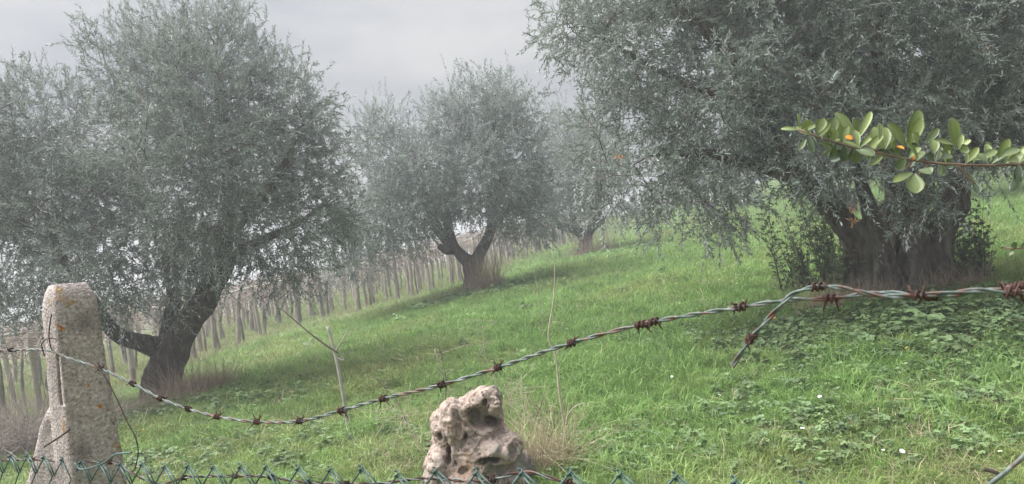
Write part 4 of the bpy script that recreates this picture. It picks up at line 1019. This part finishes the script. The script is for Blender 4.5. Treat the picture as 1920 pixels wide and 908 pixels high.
def flower(px, py, kind, k):
    p = hit(px, py); sc = 0.9 if kind == 'daisy' else 1.0
    f = empty(kind, (p[0], p[1], p[2])); f.rotation_euler = (rg.normal(.25, .2), rg.normal(0, .2), rg.uniform(0, 6.28)); f.scale = (sc * rg.uniform(.8, 1.2),) * 3
    for nm, me_ in ((('petals', DM), ('disc', DD), ('stem', DS)) if kind == 'daisy' else (('petals', YM), ('stem', DS))):
        c = bpy.data.objects.new(nm, me_); COL.objects.link(c); c.parent = f; c.location = (0, 0, .085)
    return f
for k, (px, py) in enumerate([(1548, 757), (1575, 750), (1545, 766), (1562, 790), (1583, 800), (1506, 832), (1412, 849), (1433, 852), (1365, 788), (1655, 827), (1684, 868), (1744, 727), (1749, 737), (1838, 738), (1697, 646), (1812, 598), (1882, 876), (1120, 856), (1655, 866), (1860, 765), (1340, 757), (1260, 720), (1320, 700)]):
    tag(flower(px, py, 'daisy', k), 'tiny white daisy open in the meadow grass in front of the thick trunk', 'daisy', 'daisies in the near meadow')
for k in range(40):
    px, py = rg.normal(1390, 75), rg.normal(505, 22)
    tag(flower(px, py, 'daisy', k), 'tiny white daisy in the sunlit drift left of the thick trunk', 'daisy', 'daisies on the far slope')
for k, (px, py) in enumerate([(262, 814), (283, 816), (268, 826), (279, 831), (228, 783), (293, 820)]):
    tag(flower(px, py, 'dandelion', k), 'small yellow dandelion in the grass beside the concrete post', 'dandelion', 'dandelions by the post')
for px, py, lb in ((1455, 612, 'yellow dandelion under the hanging end of barbed wire'), (1711, 668, 'lone yellow dandelion below the weeds of the thick trunk'), (1390, 549, 'yellow flower just above the barbed wire left of its loose end')):
    tag(flower(px, py, 'dandelion', 0), lb, 'dandelion', 'single dandelions')

# ------------------------------------------------------------------ shrub branch reaching in over the fence
def shrub():
    D0 = .92
    rg = np.random.default_rng(12)
    def Q3(px, py, off=0.0): return pix(px, py, D0 + off)
    foot = np.array([Q3(2150, 600)[0] + .15, D0 + .1, 0.0]); foot[2] = gz(foot[0], foot[1]) - .05
    root = empty('shrub', (foot[0], foot[1], foot[2] + .05)); tag(root, 'glossy-leaved shrub branch with orange leaves reaching in over the wire', 'shrub')
    mb = MB()
    main = [Q3(1497, 243), Q3(1530, 256), Q3(1570, 268), Q3(1630, 285), Q3(1690, 296), Q3(1740, 305), Q3(1800, 309), Q3(1860, 311), Q3(1930, 308), Q3(2030, 320), Q3(2130, 420, .05), foot + [0.02, 0, .55], foot]
    S = spline(np.array(main), 70); n = len(S)
    mb.tube(S, np.interp(np.linspace(0, 1, n), [0, .3, .6, 1], [.0013, .0022, .0034, .012]), 7)
    for a, b, c in (((1795, 309), (1812, 330), (1829, 345)), ((1712, 300), (1703, 312), (1695, 322)), ((1905, 309), (1912, 322), (1918, 330)), ((1660, 290), (1640, 282), (1625, 272)), ((1745, 304), (1730, 320), (1722, 328))):
        mb.tube(spline(np.array([Q3(*a), Q3(*b), Q3(*c)]), 6), np.linspace(.0016, .0009, 6), 5)
    link('stem', mb.mesh('stem'), M['shrub_stem'], root)
    def leaf(bx, by, tx, ty, w, tone, depth=0.0, curl=.12, face=.5, mat='shrub_leaf', name='leaf'):
        """oval leaf from base pixel to tip pixel; w in pixels; face 0..1 = how much it is seen flat"""
        b, t = Q3(bx, by, depth), Q3(tx, ty, depth + rg.normal(0, .012))
        ld = t - b; L = np.linalg.norm(ld); ld = ld / L
        fv = nrm(np.array([rg.normal(0, .25), -1.0, .55])); nn = nrm(fv - ld * (fv @ ld)); sd = np.cross(ld, nn)
        a = (1 - face) * 1.2 * (1 if rg.uniform() > .5 else -1); sd, nn = sd * math.cos(a) + nn * math.sin(a), nn * math.cos(a) - sd * math.sin(a)
        W = w * D0 / FPX * .5 / max(math.cos(a), .45)
        U = np.array([0, .12, .28, .45, .62, .78, .9, .97, 1.0]); prof = np.array([.06, .32, .66, .90, 1.0, .92, .66, .34, .04])
        V, F = [], []
        for u, p in zip(U, prof):
            for v in (-1, -.5, 0, .5, 1):
                V.append(b + ld * L * u + sd * W * p * v + nn * (W * .30 * abs(v) * p + L * curl * (u - .5) ** 2 * -1.2))
        for i in range(len(U) - 1):
            for j in range(4): F.append((i * 5 + j, i * 5 + j + 1, (i + 1) * 5 + j + 1, (i + 1) * 5 + j))
        V = np.array(V)
        V2 = V - nn * .0004; F2 = [tuple(45 + q for q in reversed(f)) for f in F]
        rim = [0 + 5 * i for i in range(9)]; rim2 = [4 + 5 * i for i in range(9)]
        E = [(rim[i + 1], rim[i], 45 + rim[i], 45 + rim[i + 1]) for i in range(8)] + [(rim2[i], rim2[i + 1], 45 + rim2[i + 1], 45 + rim2[i]) for i in range(8)]
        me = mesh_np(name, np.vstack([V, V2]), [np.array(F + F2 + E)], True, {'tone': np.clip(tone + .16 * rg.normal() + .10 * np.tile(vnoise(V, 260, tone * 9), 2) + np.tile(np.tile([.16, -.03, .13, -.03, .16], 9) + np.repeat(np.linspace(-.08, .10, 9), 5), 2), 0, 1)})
        link(name, me, M[mat], root)
    # (base, tip, width, tone): young leaves above, darker ones below
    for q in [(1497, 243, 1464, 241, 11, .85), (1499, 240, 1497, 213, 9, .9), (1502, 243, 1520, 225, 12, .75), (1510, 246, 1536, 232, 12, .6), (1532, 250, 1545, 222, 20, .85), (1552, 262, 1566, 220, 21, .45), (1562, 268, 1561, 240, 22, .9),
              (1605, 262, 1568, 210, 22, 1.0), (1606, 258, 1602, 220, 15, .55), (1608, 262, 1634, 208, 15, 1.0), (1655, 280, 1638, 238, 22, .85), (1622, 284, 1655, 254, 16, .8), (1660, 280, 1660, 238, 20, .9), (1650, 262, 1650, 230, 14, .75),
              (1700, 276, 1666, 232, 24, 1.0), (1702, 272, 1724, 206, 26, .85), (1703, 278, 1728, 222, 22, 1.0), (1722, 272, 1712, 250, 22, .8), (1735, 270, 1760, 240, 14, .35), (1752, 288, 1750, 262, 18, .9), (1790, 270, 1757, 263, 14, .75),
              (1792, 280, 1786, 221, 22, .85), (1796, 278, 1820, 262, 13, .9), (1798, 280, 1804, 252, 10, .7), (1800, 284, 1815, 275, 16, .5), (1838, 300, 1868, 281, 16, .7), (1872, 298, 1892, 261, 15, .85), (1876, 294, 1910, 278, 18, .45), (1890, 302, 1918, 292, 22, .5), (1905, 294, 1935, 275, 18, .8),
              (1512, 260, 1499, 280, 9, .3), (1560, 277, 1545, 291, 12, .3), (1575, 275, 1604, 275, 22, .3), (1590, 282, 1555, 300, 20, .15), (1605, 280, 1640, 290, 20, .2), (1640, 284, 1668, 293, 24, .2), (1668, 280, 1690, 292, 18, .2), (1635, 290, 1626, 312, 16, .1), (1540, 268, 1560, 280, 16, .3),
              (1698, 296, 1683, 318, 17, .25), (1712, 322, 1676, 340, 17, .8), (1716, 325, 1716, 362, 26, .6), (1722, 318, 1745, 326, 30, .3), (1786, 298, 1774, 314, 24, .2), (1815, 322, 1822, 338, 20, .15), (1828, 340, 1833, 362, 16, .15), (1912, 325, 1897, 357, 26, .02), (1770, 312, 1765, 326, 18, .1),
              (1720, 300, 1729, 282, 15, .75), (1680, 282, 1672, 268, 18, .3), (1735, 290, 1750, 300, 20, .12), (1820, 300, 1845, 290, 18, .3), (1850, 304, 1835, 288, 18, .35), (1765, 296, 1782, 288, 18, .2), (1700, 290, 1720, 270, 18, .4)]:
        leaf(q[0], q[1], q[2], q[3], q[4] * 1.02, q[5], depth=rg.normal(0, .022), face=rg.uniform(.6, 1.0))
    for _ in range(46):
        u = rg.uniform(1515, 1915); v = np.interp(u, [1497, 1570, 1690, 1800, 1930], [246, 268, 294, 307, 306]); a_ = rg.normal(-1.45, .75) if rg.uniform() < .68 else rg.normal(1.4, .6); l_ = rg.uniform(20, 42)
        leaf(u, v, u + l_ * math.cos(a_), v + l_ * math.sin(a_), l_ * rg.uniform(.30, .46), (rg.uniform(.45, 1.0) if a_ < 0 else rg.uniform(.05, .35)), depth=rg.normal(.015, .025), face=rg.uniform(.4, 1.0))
    for q in [(1599, 262, 1586, 255, 11, .5), (1696, 279, 1680, 274, 9, .6), (1714, 300, 1709, 288, 7, .9)]:
        leaf(*q, mat='orange_leaf', name='orange_leaf', depth=-.02, face=1.0)
    # small spray lower at the frame edge
    mb = MB(); mb.tube(spline(np.array([Q3(1882, 466), Q3(1905, 468), Q3(1960, 470), Q3(2080, 520, .04), foot + [0, 0, .45]]), 20), np.linspace(.001, .005, 20), 5)
    link('side_stem', mb.mesh('side_stem'), M['shrub_stem'], root)
    for q in [(1900, 467, 1877, 465, 10, .3), (1905, 466, 1898, 455, 10, .35), (1904, 469, 1892, 478, 10, .4), (1912, 467, 1925, 458, 12, .4)]: leaf(*q)
shrub()
# dead leaf sprays hanging in the thick tree
t3 = [o for o in bpy.data.objects if o.get('label', '').startswith('big olive tree')][0]
for px, py in ((1600, 388), (1600, 416), (1162, 290), (1850, 92)):
    c = pix(px, py, 7.15); n = 7; dd = nrm(rg.normal(0, 1, (n, 3)) + [0, 0, -.3])
    V, Q, tn = leaves_on(np.repeat(c[None], n, 0) + rg.normal(0, .008, (n, 3)), dd, np.full(n, .03), 3, .05, .014, np.full(n, .2), np.full(n, .5), rg)
    link('dead_spray', mesh_np('dead_spray', V, [Q], False, {'tone': tn}), M['dead_leaf'], t3)
#HAZE
# ------------------------------------------------------------------ haze volume added to lift the darks, standing in for lens veil
HAZE_DENSITY = 0.0058
zmax = max((o.matrix_world @ Vector(c)).z for o in bpy.data.objects if o.type == 'MESH' and o.name in COL.objects for c in o.bound_box) + 1.0
zmin = float(GV[:, 2].min()) - 1.0
bpy.context.view_layer.update()
hm = MB(); X0 = 3010.0
hm.add([(-X0, -X0, zmin), (X0, -X0, zmin), (X0, X0, zmin), (-X0, X0, zmin), (-X0, -X0, zmax), (X0, -X0, zmax), (X0, X0, zmax), (-X0, X0, zmax)],
       [(0, 3, 2, 1), (4, 5, 6, 7), (0, 1, 5, 4), (1, 2, 6, 5), (2, 3, 7, 6), (3, 0, 4, 7)])
mt, N, L = mat_new('haze')
out = N.new('ShaderNodeOutputMaterial'); pv = N.new('ShaderNodeVolumePrincipled')
pv.inputs['Color'].default_value = (0.93, 0.95, 1.0, 1); pv.inputs['Density'].default_value = HAZE_DENSITY; pv.inputs['Anisotropy'].default_value = 0.3
L.new(pv.outputs[0], out.inputs['Volume'])
tag(link('haze', hm.mesh('haze', False), mt), 'thin pale haze volume added over the hillside to veil the darks', 'haze', kind='stuff')
